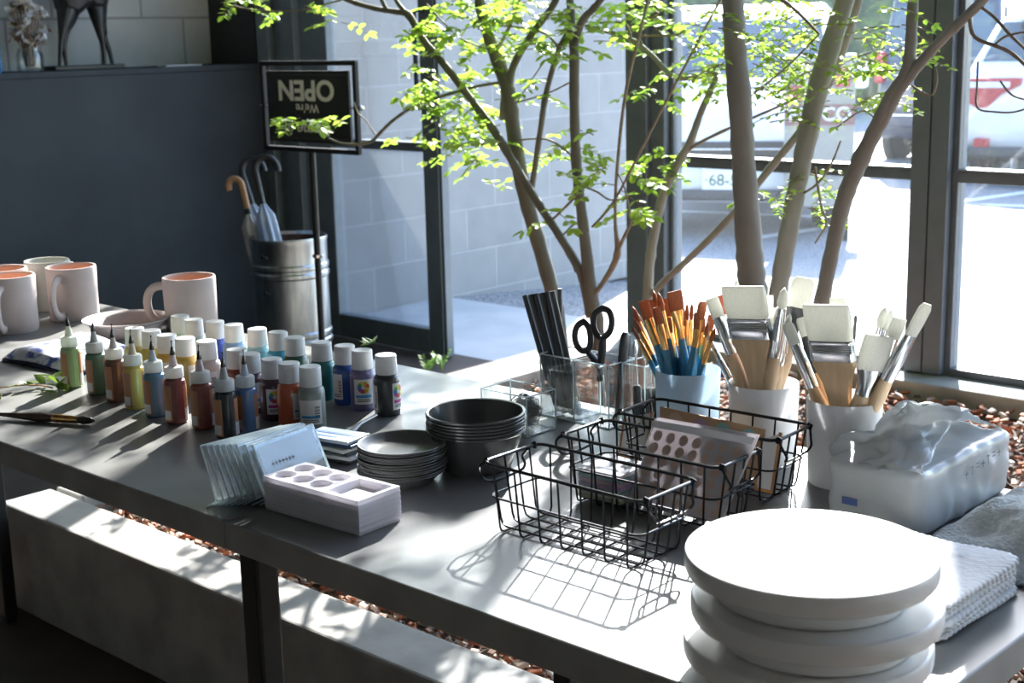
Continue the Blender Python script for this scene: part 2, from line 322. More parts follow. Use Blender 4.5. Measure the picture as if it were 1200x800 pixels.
# posts
b = MB(); b.box(-2.885, -2.80, 3.64, 3.78, 0, 3.22); b.box(-2.80, -2.745, 3.66, 3.76, 0, 3.22); b.box(-2.745, -2.73, 3.69, 3.72, 0, 3.22)
struct(b.build('trim_2', 'frame', bevel=.004, smooth=False), 'dark steel post between doorway and windows')
b = MB(); b.box(-1.885, -1.832, 3.65, 3.76, .245, 3.22); b.box(-1.828, -1.775, 3.65, 3.76, .245, 3.22); b.box(-1.832, -1.828, 3.66, 3.75, .245, 3.22); b.box(-1.775, -1.758, 3.68, 3.73, .245, 3.22)
struct(b.build('trim_3', 'frame', bevel=.003, smooth=False), 'dark steel window mullion right of the brush cups')
def window(i, x0, x1, label):
    w_ = thing('window_%d' % i, label, 'window', (x0, WY, 0)); w_['kind'] = 'structure'; W = x1-x0
    b = MB(); b.box(0, W, -.018, .018, .785, .815); b.build('transom', 'frame', w_, bevel=.003, smooth=False)
    b = MB(); b.box(0, W, -.03, .03, .815, .823); b.build('transom_ledge', 'framelight', w_, smooth=False)
    b = MB(); b.box(0, W, -.02, .02, .24, .262); b.build('bottom_rail', 'framelight', w_, smooth=False)
    b = MB(); b.box(0, W, -.02, .02, 3.17, 3.22); b.build('top_rail', 'frame', w_, smooth=False)
    b = MB(); b.box(0, W, -.003, .003, .262, .786); b.build('pane', 'glass', w_, smooth=False)
    b = MB(); b.box(0, W, -.003, .003, .815, 3.17); b.build('pane', 'glass', w_, smooth=False)
window(1, -2.73, -1.885, 'tall window between the two dark posts')
window(2, -1.758, .4, 'tall window right of the dark mullion')
window(3, .46, XR, 'window far right beyond the frame')
b = MB(); b.box(.4, .46, 3.65, 3.76, .24, 3.22); struct(b.build('trim_5', 'frame', smooth=False))
b = MB(); b.box(-2.73, XR-.01, 3.555, 3.82, .10, .24); struct(b.build('trim_4', 'concrete', bevel=.006, smooth=False), 'pale concrete sill under the windows')
# ------------------------------------------------------------------ outdoors
b = MB(); xs = [-40, 8]
ys = [(4.63, -.005), (8.0, -.28), (70, -.28)]
b.add([(x, y, z) for y, z in ys for x in xs], [(0, 1, 3, 2), (2, 3, 5, 4)])
g = struct(b.build('ground_1', 'asphalt', smooth=False), 'sunlit grey asphalt of the car park')
M['paint'] = pm('white_road_paint', (.62, .63, .65), (.8, .8, .8), 25, .7)
def line(p, q, wd):
    p = Vector(p); q = Vector(q); s_ = (q-p).normalized().cross(Vector((0, 0, 1)))*wd/2
    b = MB(); b.add([tuple(p+s_), tuple(q+s_), tuple(q-s_), tuple(p-s_)], [(3, 2, 1, 0)]); b.build('painted_line', 'paint', g, smooth=False)
zl = -.276
line((-5.7, 8.5, zl), (-5.2, 11.3, zl), .12); line((-9, 9.1, zl), (-3.4, 10.6, zl), .12); line((-5.5, 11.0, zl), (-5.1, 13.2, zl), .12)
line((-8.9, 10.3, zl), (-3, 11.9, zl), .12); line((-7.7, 8.4, zl), (-8.4, 13, zl), .12)
b = MB(); b.box(-40, 8, WY+.08, 4.63, -.1, 0); struct(b.build('floor_2', 'slab', smooth=False, bevel=.004), 'pale concrete doorstep slab outside the door')
b = MB(); b.box(-4.95, -4.75, 3.9, 6.2, -.1, 1.44); struct(b.build('wall_outside', 'block', smooth=False, bevel=.006), 'pale grey concrete block wall seen through the glass door')
b = MB(); b.box(-3.0, XR, 3.82, 3.96, -.1, .14); struct(b.build('trim_6', 'concrete', smooth=False, bevel=.005))

# ------------------------------------------------------------------ cars
M['carwhite'] = pm('white_car_paint', (.72, .74, .76), (.78, .79, .8), 3, .25, coat=.6)
M['carnavy'] = pm('navy_car_paint', (.018, .028, .06), (.026, .04, .08), 3, .3, coat=.6)
M['carglass'] = pm('car_window', (.02, .04, .06), (.05, .09, .12), 2, .06, spec=.9)
M['tyre'] = pm('tyre_rubber', (.015, .015, .016), (.025, .025, .026), 30, .8)
M['hub'] = pm('wheel_hub', (.5, .51, .52), (.68, .69, .7), 20, .3, .7)
M['lamp_red'] = pm('red_tail_lamp', (.42, .02, .03), (.6, .05, .06), 40, .15, trans=.2)
M['lamp_white'] = pm('clear_headlamp', (.6, .64, .68), (.8, .82, .85), 40, .1)
M['plate_white'] = flat('plate_white', (.75, .76, .75)); M['plate_yellow'] = flat('plate_yellow', (.72, .5, .1)); M['plate_green'] = flat('plate_green', (.03, .1, .06))
def car(name, label, loc, rz, Ln, W, prof, mat, belt, side_wins, front_win, rear_win, wheels, wr, roofk=.8):
    root = thing(name, label, 'car', loc, rz)
    zt = max(z for x, z in prof)
    def hw(z): return W/2 if z <= belt else W/2*(1-(1-roofk)*(z-belt)/(zt-belt))
    n = len(prof); b = MB()
    vs = [(x, hw(z), z) for x, z in prof] + [(x, -hw(z), z) for x, z in prof]
    b.add(vs, [tuple(range(n)), tuple(range(2*n-1, n-1, -1))] + [(k, n+k, n+(k+1) % n, (k+1) % n) for k in range(n)])
    b.build('body', mat, root, bevel=.05, segs=3, auto=50)
    def slab(pts, nm, mt, off=.012):      # pane lying on the body
        p = [Vector(q) for q in pts]; nn = (p[1]-p[0]).cross(p[2]-p[0]).normalized()
        b = MB(); k = len(p); b.add([q+nn*off for q in p]+[q-nn*.01 for q in p], [tuple(range(k)), tuple(range(2*k-1, k-1, -1))]+[(k+i, k+(i+1) % k, (i+1) % k, i) for i in range(k)])
        return b.build(nm, mt, root, smooth=False)
    for poly in side_wins:
        slab([(x, hw(z), z) for x, z in poly], 'side_window', 'carglass'); slab([(x, -hw(z), z) for x, z in reversed(poly)], 'side_window', 'carglass')
    for wn, nm, sg in ((front_win, 'windshield', 1), (rear_win, 'rear_window', -1)):
        if wn:
            (xa, za), (xb, zb) = wn; k = .9
            q = [(xa, -hw(za)*k, za), (xa, hw(za)*k, za), (xb, hw(zb)*k, zb), (xb, -hw(zb)*k, zb)]
            slab(q if sg > 0 else q[::-1], nm, 'carglass', .015)
    for x in wheels:
        for s in (1, -1):
            xf = tr(x, s*(W/2-.09), wr) @ rot('X', -s*R(90))
            b = MB(); b.lathe([(wr*.62, -.1), (wr*.93, -.1), (wr, -.07), (wr, .08), (wr*.93, .105), (wr*.62, .1), (wr*.62, -.1)], 28, xf=xf)
            wl = b.build('wheel', 'tyre', root)
            b = MB(); b.lathe([(0, .085), (wr*.2, .09), (wr*.55, .075), (wr*.64, .1), (wr*.64, -.05), (0, -.05)], 20, xf=xf); b.build('hubcap', 'hub', wl)
            b = MB(); b.lathe([(wr*1.16, .0), (wr*1.16, .095), (wr*.98, .095), (wr*.98, 0), (wr*1.16, 0)], 28, xf=xf); b.build('wheel_arch', 'tyre', root)
    return root, slab
GZ = -.28
# white estate, nose towards the window
PR = [(-2.0, .35), (-2.05, .75), (-1.95, 1.0), (-1.75, 1.5), (-1.5, 1.66), (.1, 1.68), (.5, 1.55), (1.15, 1.08), (1.9, .92), (2.08, .75), (2.12, .4), (2.05, .25), (1.75, .25), (1.7, .3), (.9, .3), (-.9, .28), (-1.9, .28)]
pl = at(850, 212, .14); ca = R(-61); cdir = Vector((math.cos(ca), math.sin(ca), 0))
root, slab = car('white_car', 'white estate car parked facing the window behind the thick trunk', Vector((pl.x, pl.y, GZ)) - cdir*2.13, ca, 4.2, 1.56, PR, 'carwhite', 1.05,
    [[(-1.6, 1.1), (-.45, 1.1), (-.45, 1.55), (-1.45, 1.55)], [(-.38, 1.1), (.9, 1.1), (.35, 1.52), (-.38, 1.55)]], ((1.13, 1.12), (.5, 1.54)), ((-1.75, 1.48), (-1.92, 1.08)), (-1.2, 1.32), .31)
b = MB(); b.box(2.1, 2.17, -.74, .74, .28, .36); b.build('bumper', 'darkgrey', root, bevel=.02)
b = MB(); b.box(2.06, 2.14, -.5, .5, .58, .7); b.build('grille', 'black', root, bevel=.02)
b = MB(); b.box(2.08, 2.155, -.5, .5, .64, .655); b.build('grille_bar', 'chrome', root, bevel=.004)
for s in (1, -1):
    b = MB(); b.box(1.85, 2.1, s*.61-.14, s*.61+.14, .6, .76); b.build('headlamp', 'lamp_white', root, bevel=.03)
    b = MB(); b.box(.95, 1.1, s*.9-.08, s*.9+.08, 1.02, 1.18); b.build('wing_mirror', 'carwhite', root, bevel=.03)
    b = MB(); b.tube([(.98, s*.76, 1.03), (1.0, s*.87, 1.08)], .025, 8); b.build('mirror_arm', 'black', root)
b = MB(); b.box(2.13, 2.15, -.165, .165, .35, .515); pt = b.build('licence_plate', 'plate_white', root, smooth=False, bevel=.004)
text('\u00b768-52', .115, 'plate_green', pt, (2.152, 0, .425), rot('Z', R(90)) @ rot('X', R(90)))
# navy kei van, rear towards the window
PV = [(-1.68, .3), (-1.72, .7), (-1.66, 1.05), (-1.5, 1.75), (-1.35, 1.86), (.6, 1.86), (1.0, 1.7), (1.45, 1.05), (1.68, .95), (1.7, .5), (1.65, .25), (-1.6, .25)]
pl = at(1064, 178, -.12); va = R(99); vdir = Vector((math.cos(va), math.sin(va), 0)); vl = Vector((-vdir.y, vdir.x, 0))
root, slab = car('navy_van', 'dark navy van with yellow plate parked left of the mullion', Vector((pl.x, pl.y, GZ)) + vdir*2.2 - vl*.12, va, 3.4, 1.32, PV, 'carnavy', 1.0,
    [[(-1.4, 1.08), (-.35, 1.08), (-.35, 1.65), (-1.3, 1.65)], [(-.28, 1.08), (1.2, 1.08), (.9, 1.6), (-.28, 1.65)]], ((1.43, 1.1), (1.02, 1.66)), ((-1.52, 1.68), (-1.65, 1.1)), (-1.15, 1.15), .29, .86)
b = MB(); b.box(-1.79, -1.66, -.68, .68, .38, .52); b.build('rear_bumper', 'carnavy', root, bevel=.03)
b = MB(); b.box(-1.8, -1.76, -.64, .64, .51, .53); b.build('bumper_strip', 'chrome', root, bevel=.004)
for s in (1, -1):
    b = MB(); b.box(-1.74, -1.6, s*.63-.06, s*.63+.06, .86, 1.2); b.build('tail_lamp', 'lamp_red', root, bevel=.03)
b = MB(); b.box(-1.815, -1.795, -.2, .2, .53, .73); pt = b.build('licence_plate', 'plate_yellow', root, smooth=False, bevel=.004)
text('17', .12, 'ink', pt, (-1.817, 0, .63), rot('Z', R(-90)) @ rot('X', R(90)))
# white hatchback at the right
PH = [(-1.95, .35), (-2.03, .6), (-1.98, .98), (-1.75, 1.12), (-1.35, 1.5), (-1.05, 1.56), (.2, 1.55), (.6, 1.45), (1.2, 1.02), (1.8, .9), (2.0, .7), (2.02, .4), (1.95, .25), (-1.85, .25)]
pl = at(1131, 92, .70); ha = R(102); hdir = Vector((math.cos(ha), math.sin(ha), 0)); hl = Vector((-hdir.y, hdir.x, 0))
root, slab = car('white_hatchback', 'white hatchback with red wraparound tail lamp right of the mullion', Vector((pl.x, pl.y, GZ)) + hdir*1.9 - hl*.86, ha, 4.0, 1.72, PH, 'carwhite', 1.02,
    [[(-1.45, 1.12), (-.35, 1.08), (-.35, 1.44), (-1.1, 1.46)], [(-.28, 1.08), (1.0, 1.06), (.5, 1.4), (-.28, 1.44)]], ((1.2, 1.05), (.62, 1.44)), ((-1.36, 1.48), (-1.74, 1.13)), (-1.25, 1.25), .31)
for s in (1, -1):
    b = MB(); poly = [(s*.87, .99), (s*.32, .99), (s*.34, .92), (s*.5, .84), (s*.62, .72), (s*.72, .72), (s*.87, .82)]
    if s < 0: poly = poly[::-1]
    b.prism(poly, 0, .16, xf=Matrix(((0, 0, 1, -2.05), (1, 0, 0, 0), (0, 1, 0, 0), (0, 0, 0, 1)))); tl = b.build('tail_lamp', 'lamp_red', root, bevel=.015, smooth=False)
    b = MB(); b.box(-2.06, -2.03, min(s*.42, s*.8), max(s*.42, s*.8), .90, .955); b.build('lamp_lens', 'lamp_white', tl, bevel=.008)
    b = MB(); b.box(-2.05, -1.98, s*.66-.07, s*.66+.07, .34, .44); b.build('reflector', 'lamp_red', root, bevel=.02)
b = MB(); b.box(-1.6, -1.2, -.5, .5, 1.5, 1.56); b.build('spoiler', 'carwhite', root, bevel=.02)
b = MB(); b.box(-1.42, -1.36, -.2, .2, 1.465, 1.49); b.build('brake_lamp', 'lamp_red', root)
b = MB(); b.box(-2.08, -1.9, -.84, .84, .26, .36); b.build('rear_bumper', 'darkgrey', root, bevel=.03)
b = MB(); b.box(-2.06, -2.035, -.165, .165, .6, .765); b.build('licence_plate', 'plate_white', root, smooth=False)
# faded board between the cars
bp_ = at(960, 150, .0); bp_ = CAM + ray(960, 150)*9.9
root = thing('notice_board', 'faded board with red squares and white characters between white car and van', 'sign', (bp_.x, bp_.y, GZ), R(33))
b = MB(); b.box(-.24, .24, -.02, .02, .25, 1.3); b.build('panel', flat('board_grey', (.3, .29, .26)), root, bevel=.005, smooth=False)
for x0, x1, z0, z1 in ((-.22, -.12, .98, 1.09), (.1, .2, 1.08, 1.22)):
    b = MB(); b.box(x0, x1, -.035, -.02, z0, z1); b.build('red_square', flat('board_red', (.4, .06, .08)), root, smooth=False)
b = MB(); b.box(-.24, .24, -.03, -.02, .82, .96); b.build('band', flat('board_band', (.22, .1, .1)), root, smooth=False)
text('E33 CO', .13, 'paper', root, (0, -.034, .89), rot('X', R(90)), bold=.004)
for x in (-.2, .2):
    b = MB(); b.box(x-.02, x+.02, .02, .06, 0, 1.3); b.build('post', 'blackmetal', root)
pp = at(1188, 200, GZ)
b = MB(); b.lathe([(0, 0), (.035, 0), (.035, .75), (.03, .77), (0, .78)], 16); b.lathe([(.036, .55), (.037, .55), (.037, .65), (.036, .65)], 16, 1)
tag(b.build('bollard', ['paint', 'lamp_red'], loc=(pp.x, pp.y, GZ)), 'slim white bollard pole in front of the white hatchback', 'bollard')
# hedge, trees and a building beyond
M['hedge'] = pm('far_foliage', (.02, .05, .025), (.07, .13, .05), 6, .8, 0, .5)
def bush(name, label, x, y, rx, ry, h, seed, trunk=0):
    rnd = random.Random(seed); root = thing(name, label, 'tree' if trunk else 'hedge', (x, y, GZ))
    b = MB(); n, mrows = 26, 14; ph = [rnd.uniform(0, 6) for _ in range(8)]; prof = []
    for i in range(mrows+1):
        t = i/mrows*math.pi
        for k in range(n):
            a = 2*math.pi*k/n; q = 1+.12*math.sin(3*a+ph[0]+2*t)+.1*math.sin(5*a-4*t+ph[1])+.08*math.sin(9*a+7*t+ph[2])+rnd.uniform(-.05, .05)
            prof.append((rx*q*math.sin(t)*math.cos(a), ry*q*math.sin(t)*math.sin(a), trunk+h/2-h/2*math.cos(t)*(1+.05*math.sin(4*a))))
    b.add(prof, [(i*n+k, i*n+(k+1) % n, (i+1)*n+(k+1) % n, (i+1)*n+k) for i in range(mrows) for k in range(n)])
    b.build('crown', 'hedge', root, auto=180)
    b = MB(); b.tube([(0, 0, -.05), (0, 0, trunk+h*.5)], [.14, .08], 8); b.build('trunk', 'trunk', root)
def far(px, D): p = CAM + ray(px, 60)*D; return p.x, p.y
for px, D, rx, ry, h, lb in ((735, 19, 1.0, 0.9, 2.8, 'dark green hedge beyond the block wall end'), (800, 24, 2.2, 1.8, 3.6, 'broad hedge bush behind the white estate car'), (900, 25, 2.2, 1.8, 3.2, 'hedge bush between estate car and van'), (1000, 26, 2.5, 2, 3.8, 'hedge bush rising behind the navy van'), (1180, 27, 2.4, 2, 4.2, 'dark bush behind the white hatchback')):
    x, y = far(px, D); rx *= .5; ry *= .5; bush('hedge_bush', lb, x, y, rx, ry, h, px)
x, y = far(1090, 48); root = thing('building', 'pale low building far beyond the car park', 'building', (x, y, GZ), R(43))
b = MB(); b.box(-16, 16, 0, 8, 0, 7); b.build('wall', flat('far_wall', (.3, .32, .35)), root, smooth=False)
b = MB(); b.box(-16.4, 16.4, -.6, 8.4, 7, 7.3); b.build('roof', 'darkgrey', root, smooth=False)
for k in range(8):
    b = MB(); b.box(-14.5+k*4, -12.5+k*4, -.05, .05, 1.2, 3.2); b.build('window', 'carglass', root, smooth=False)
# ------------------------------------------------------------------ planter
ZP = .24
b = MB()
b.box(-2.85, XR-.01, 1.39, 1.513, 0, ZP); b.box(-2.85, -2.735, 1.525, 3.62, 0, ZP)
tag(b.build('concrete_planter', 'concrete', smooth=False, bevel=.006), 'long low concrete planter edge behind and under the tables', 'planter')
b = MB(); b.box(-2.733, XR-.02, 1.515, 3.55, .05, .185)
tag(b.build('planter_soil', 'soil', smooth=False), 'dark soil filling the concrete planter', 'soil', kind='stuff')
rnd = random.Random(3); b = MB()
def chip(x, y, z, s):
    q = Matrix.Rotation(rnd.uniform(0, 6.28), 4, 'Z') @ Matrix.Rotation(rnd.uniform(-.7, .7), 4, 'X') @ Matrix.Rotation(rnd.uniform(-.6, .6), 4, 'Y')
    a, c, h = s*rnd.uniform(.7, 1.3), s*rnd.uniform(.35, .7), s*rnd.uniform(.12, .3)
    b.add([(-a, -c*.6, -h), (a, -c, -h), (a*.8, c, -h), (-a*.9, c*.8, -h), (-a*.8, -c*.5, h), (a*.9, -c*.7, h*.6), (a*.7, c*.8, h), (-a, c*.6, h*.8)],
          [(0, 3, 2, 1), (4, 5, 6, 7), (0, 1, 5, 4), (1, 2, 6, 5), (2, 3, 7, 6), (3, 0, 4, 7)], rnd.choice((0, 0, 1, 1, 2, 3, 3, 4)), tr(x, y, z) @ q)
for _ in range(5200): chip(rnd.uniform(-2.72, -.2), rnd.uniform(1.522, 1.95), .19+rnd.uniform(0, .028), .011)
for _ in range(10500): chip(rnd.uniform(-1.9, .9), rnd.uniform(1.9, 3.54), .19+rnd.uniform(0, .025), .012)
for _ in range(2200): chip(rnd.uniform(-2.72, -1.8), rnd.uniform(1.9, 3.54), .19+rnd.uniform(0, .025), .013)
M['bark2'] = flat('bark_orange', (.42, .13, .05), .8); M['bark3'] = flat('bark_dark', (.06, .035, .025), .8); M['bark4'] = flat('bark_pale', (.45, .33, .25), .7); M['bark5'] = flat('bark_white', (.62, .56, .5), .6)
tag(b.build('bark_mulch', ['bark', 'bark2', 'bark3', 'bark4', 'bark5'], smooth=False), 'reddish brown bark chip mulch covering the planter', 'mulch', kind='stuff')
# ------------------------------------------------------------------ leaves
def leaflet(b, p, d, nrm, ln, wd, mi=0):
    d = d.normalized(); s = d.cross(nrm).normalized(); nn = s.cross(d)
    q = [p, p+d*ln*.3+s*wd*.5+nn*wd*.12, p+d*ln*.68+s*wd*.42+nn*wd*.1, p+d*ln, p+d*ln*.68-s*wd*.42+nn*wd*.1, p+d*ln*.3-s*wd*.5+nn*wd*.12, p+d*ln*.5-nn*wd*.04]
    b.add(q, [(0, 1, 6), (1, 2, 6), (2, 3, 6), (3, 4, 6), (4, 5, 6), (5, 0, 6)], mi)
def spray(bl, bt, p, d, ln, pairs, lf, rnd):
    d = d.normalized(); sag = Vector((0, 0, -1)); pts = []
    up = Vector((rnd.uniform(-.5, .5), rnd.uniform(-.5, .5), 1)).normalized()
    for k in range(pairs+1):
        t = k/pairs; pts.append(p + d*ln*t + sag*ln*.25*t*t)
    bl.tube([tuple(q) for q in pts], [.0014*(1-.6*k/pairs) for k in range(pairs+1)], 4, 1)
    for k in range(1, pairs+1):
        dd = (pts[k]-pts[k-1]).normalized(); side = dd.cross(up).normalized()
        for s in (1, -1):
            if rnd.random() < .1: continue
            v = (side*s + dd*rnd.uniform(.2, .7) + Vector((0, 0, rnd.uniform(-.5, .15)))).normalized()
            nn = (up + Vector((rnd.uniform(-.5, .5), rnd.uniform(-.5, .5), 0))).normalized(); z = rnd.uniform(.75, 1.15)
            leaflet(bl, pts[k], v, nn, lf*z, lf*z*.55)
    leaflet(bl, pts[-1], (pts[-1]-pts[-2]), up, lf*1.1, lf*.6)
def rdir(rnd):
    a = rnd.uniform(0, 6.28); return Vector((math.cos(a), math.sin(a), rnd.uniform(-.35, .35)))
def tree(label, Y, stems, clusters, canopy, seed, lf=.03, bark='trunk'):
    rnd = random.Random(seed); roots = []
    parts = []; bw = None; bl = MB(); first = None
    for si, st in enumerate(stems):
        pts = []
        for (px, py, wpx, *dy) in st:
            p = aty(px, py, Y + (dy[0] if dy else 0)); pts.append((p.x, p.y, p.z, max(.0018, wpx*pxm(p)/2)))
        if si == 0:
            a = pts[0]; c_ = pts[1]                     # run the trunk down into the mulch
            k = (a[2]-.12)/max(.05, c_[2]-a[2])
            k = min(k, 3.0); foot = (a[0]-(c_[0]-a[0])*k*.6, a[1]-(c_[1]-a[1])*k*.6, .12, a[3]*1.15)
            pts.insert(0, foot); first = Vector(foot[:3])
        sp = smooth_path(pts, 5); out = []
        for k, q in enumerate(sp):
            r = q[3]*(1+.05*math.sin(k*2.3+seed)+(.14 if k % 17 == 9 else 0)); out.append(r)
        bq = MB(); bq.tube([q[:3] for q in sp], out, 12 if out[0] > .008 else 6); parts.append(('trunk' if si == 0 else 'branch' if out[len(out)//2] > .0045 else 'twig', bark if out[len(out)//2] > .0045 else 'twig', bq))
    for (px, py, rx, ry, n, *yy) in clusters:
        for _ in range(n):
            a = rnd.uniform(0, 6.28); q = math.sqrt(rnd.random()); YY = Y + (yy[0] if yy else 0) + rnd.uniform(-.12, .12)
            p = aty(px+rx*q*math.cos(a), py+ry*q*math.sin(a), YY); spray(bl, bw, p, rdir(rnd), rnd.uniform(.05, .1), rnd.randint(3, 6), lf, rnd)
    for (x0, x1, y0, y1, z0, z1, n) in canopy:
        for _ in range(n):
            p = Vector((rnd.uniform(x0, x1), rnd.uniform(y0, y1), rnd.uniform(z0, z1))); spray(bl, bw, p, rdir(rnd), rnd.uniform(.1, .16), rnd.randint(5, 7), lf*1.25, rnd)
    root = thing('tree', label, 'tree', (first.x, first.y, .185)); inv = Matrix.Translation(-root.location)
    for nm, mt, bb in parts+[('leaves', ['leaf', 'twig'], bl)]:
        if bb.v:
            bb.v = [tuple(inv @ Vector(v)) for v in bb.v]; o = bb.build(nm, mt, root, auto=60)
            if nm == 'leaves': o['kind'] = 'stuff'
tree('slender tree with forked trunk, leftmost trunk rising behind the black sticks', 2.75,
  [[(655, 385, 18), (648, 345, 18), (630, 280, 18), (612, 215, 18), (600, 140, 18), (594, 100, 18), (580, 62, 16), (567, 25, 13), (560, -10, 12), (545, -90, 10), (525, -190, 7), (515, -300, 4)],
   [(597, 120, 9), (600, 82, 9), (622, 42, 8), (650, 3, 8), (665, -40, 7), (700, -120, 5)],
   [(595, 118, 7), (588, 140, 6), (592, 98, 8)],
   [(592, 96, 4), (560, 101, 4), (520, 112, 4), (485, 125, 4), (462, 140, 4), (448, 153, 4), (436, 165, 4), (420, 169, 4, -.02), (400, 168, 3, -.04), (385, 162, 2, -.06)],
   [(440, 158, 2), (428, 140, 1.5), (420, 133, 1.5), (415, 120, 1)],
   [(622, 228, 7), (633, 155, 7), (640, 110, 7), (655, 57, 6), (668, 36, 6)],
   [(655, 57, 3), (640, 40, 3), (610, 32, 2.5), (575, 30, 2)], [(580, 62, 4), (600, 25, 4), (615, -20, 3)],
   [(605, 120, 2), (640, 110, 2), (667, 97, 2)], [(605, 121, 1.5), (622, 95, 1.5), (638, 72, 1)], [(582, 60, 2), (540, 45, 2), (500, 5, 2)],
   [(592, 170, 2.5), (565, 170, 2.5), (535, 170, 2), (525, 162, 2)], [(600, 165, 2.5), (640, 163, 2.5), (665, 178, 2.5), (672, 187, 2)]],
  [(530, 45, 42, 34, 20), (565, 12, 60, 18, 22), (610, 55, 40, 28, 14), (560, 150, 38, 45, 24), (512, 108, 24, 32, 12), (545, 100, 30, 25, 8), (500, 95, 14, 22, 6), (540, 175, 26, 18, 6), (508, 32, 15, 10, 2), (637, 100, 18, 16, 3, .05),
   (590, 215, 14, 8, 2), (655, 180, 22, 10, 3), (368, 142, 38, 8, 5, -.06), (352, 140, 18, 8, 2, -.06), (468, 160, 18, 8, 2), (528, 160, 14, 22, 3)],
  [(-3.6, -2.5, 2.3, 3.2, 1.45, 2.1, 80), (-3.6, -2.0, 2.2, 3.3, 2.1, 2.6, 60)], 11, bark='trunkshade')
tree('straight slim tree with a diagonal limb, second trunk from the left', 2.7,
  [[(700, 385, 17), (697, 368, 16), (692, 335, 15), (683, 260, 13), (676, 200, 12), (673, 120, 12), (673, 60, 12), (670, 30, 10), (668, 0, 9), (664, -60, 8), (655, -200, 6), (650, -330, 3)],
   [(673, 55, 8), (682, 25, 9), (700, 5, 8), (714, -20, 8), (745, -100, 6), (780, -220, 3)],
   [(692, 372, 11), (684, 330, 11), (676, 310, 11), (655, 275, 10), (632, 240, 10), (610, 205, 10), (580, 155, 10), (556, 122, 9), (520, 75, 9), (497, 48, 8), (479, 18, 9), (466, 14, 7), (440, 10, 6), (410, 1, 6), (385, -12, 5), (340, -30, 3)],
   [(479, 18, 6), (464, 0, 5), (455, -30, 4), (440, -90, 3)], [(454, 12, 5), (446, -4, 5), (438, -40, 3)], [(400, 0, 2.5), (350, 12, 2), (300, 12, 2), (262, 4, 1.5)],
   [(673, 232, 3), (660, 245, 3), (645, 258, 3), (636, 252, 2)], [(676, 215, 2.5), (700, 225, 2.5), (715, 234, 2), (740, 232, 1.5)], [(690, 270, 2.5), (675, 262, 2.5), (660, 275, 2)],
   [(697, 345, 5), (716, 316, 7), (724, 293, 8), (721, 260, 4), (723, 200, 4), (733, 110, 4), (752, 30, 4), (764, -20, 4)], [(724, 293, 5), (735, 270, 4), (739, 258, 3), (732, 220, 2), (722, 200, 1.5)],
   [(694, 266, 3), (718, 238, 3), (744, 190, 3), (780, 120, 3), (820, 45, 3), (852, -15, 3)]],
  [(662, 45, 42, 24, 12), (690, 165, 32, 22, 6), (665, 40, 45, 30, 10), (700, 20, 30, 18, 6), (660, 205, 16, 10, 2), (640, 255, 30, 8, 3), (655, 230, 14, 8, 1), (738, 252, 14, 10, 3), (735, 215, 16, 20, 4), (285, 6, 40, 10, 4, -.03), (345, 10, 26, 12, 3), (405, 18, 14, 12, 2), (260, 6, 18, 6, 2), (640, 20, 25, 15, 4), (715, 190, 18, 12, 3)],
  [(-3.2, -1.9, 2.3, 3.2, 1.5, 2.2, 60)], 12, bark='trunkshade')
tree('pale crooked tree bending left, rising behind the blue paintbrushes', 2.9,
  [[(759, 345, 12), (764, 290, 11), (776, 232, 11), (790, 198, 12), (808, 168, 9), (822, 130, 8), (836, 98, 7), (839, 86, 6), (812, 91, 6), (788, 89, 6.5), (765, 66, 6), (742, 48, 6), (710, 36, 5), (685, 30, 4)],
   [(764, 345, 8), (782, 326, 8), (800, 310, 8), (835, 276, 8.5), (870, 238, 8.5), (900, 200, 9), (940, 150, 9), (973, 95, 9), (998, 30, 9), (1012, -25, 9), (1040, -120, 6)],
   [(740, 48, 3), (735, 30, 3), (720, 26, 3), (690, 28, 2.5)], [(748, 42, 3), (790, 41, 2.5), (803, 36, 2)], [(790, 190, 4), (815, 170, 4), (855, 150, 4), (905, 128, 3.5), (940, 112, 3)], [(752, 52, 3), (750, 35, 2.5), (775, 12, 2)]],
  [(785, 185, 30, 24, 7), (772, 108, 26, 10, 3), (745, 200, 16, 22, 3), (810, 70, 28, 28, 14), (790, 20, 38, 24, 18), (750, 12, 28, 16, 10), (835, 100, 18, 24, 6)],
  [(-2.6, -1.9, 2.4, 3.3, 1.5, 1.95, 30), (-2.25, -1.68, 2.35, 2.75, 1.62, 1.98, 26)], 13, .025)
tree('thickest straight pale trunk standing right of centre in the planter', 2.35,
  [[(885, 400, 34), (881, 330, 33), (878, 290, 32), (872, 200, 28), (867, 120, 27), (862, 60, 26), (859, 0, 26), (855, -110, 24), (850, -300, 20), (848, -500, 12)],
   [(857, -60, 8), (890, -20, 6), (930, 10, 4), (960, 40, 3)], [(870, 120, 2.5, .1), (920, 80, 2.5, .1), (960, 40, 2, .1)]],
  [(905, 42, 48, 44, 40, .25), (928, 88, 32, 28, 18, .25), (940, 20, 34, 22, 16, .25), (838, 40, 20, 40, 12), (900, 112, 26, 16, 9, .2), (895, 75, 22, 30, 12, .2)],
  [], 14, .0175)
tree('leaning trunk curving right just right of the thickest trunk', 2.55,
  [[(903, 400, 23), (911, 350, 22), (921, 290, 22), (934, 220, 22), (944, 170, 23), (957, 110, 24), (973, 55, 24), (990, 0, 22), (1010, -70, 20), (1045, -200, 15), (1080, -350, 8)],
   [(935, 230, 3), (958, 215, 3), (975, 190, 2.5), (985, 165, 2)], [(955, 195, 3), (962, 240, 3), (968, 262, 2.5), (955, 285, 2)], [(980, 150, 2), (1010, 130, 2), (1030, 140, 2), (1050, 128, 1.5)]],
  [(955, 235, 16, 26, 9), (945, 200, 12, 18, 5), (975, 100, 18, 28, 8), (898, 240, 14, 8, 3), (920, 140, 20, 14, 4)],
  [], 15, .0175)
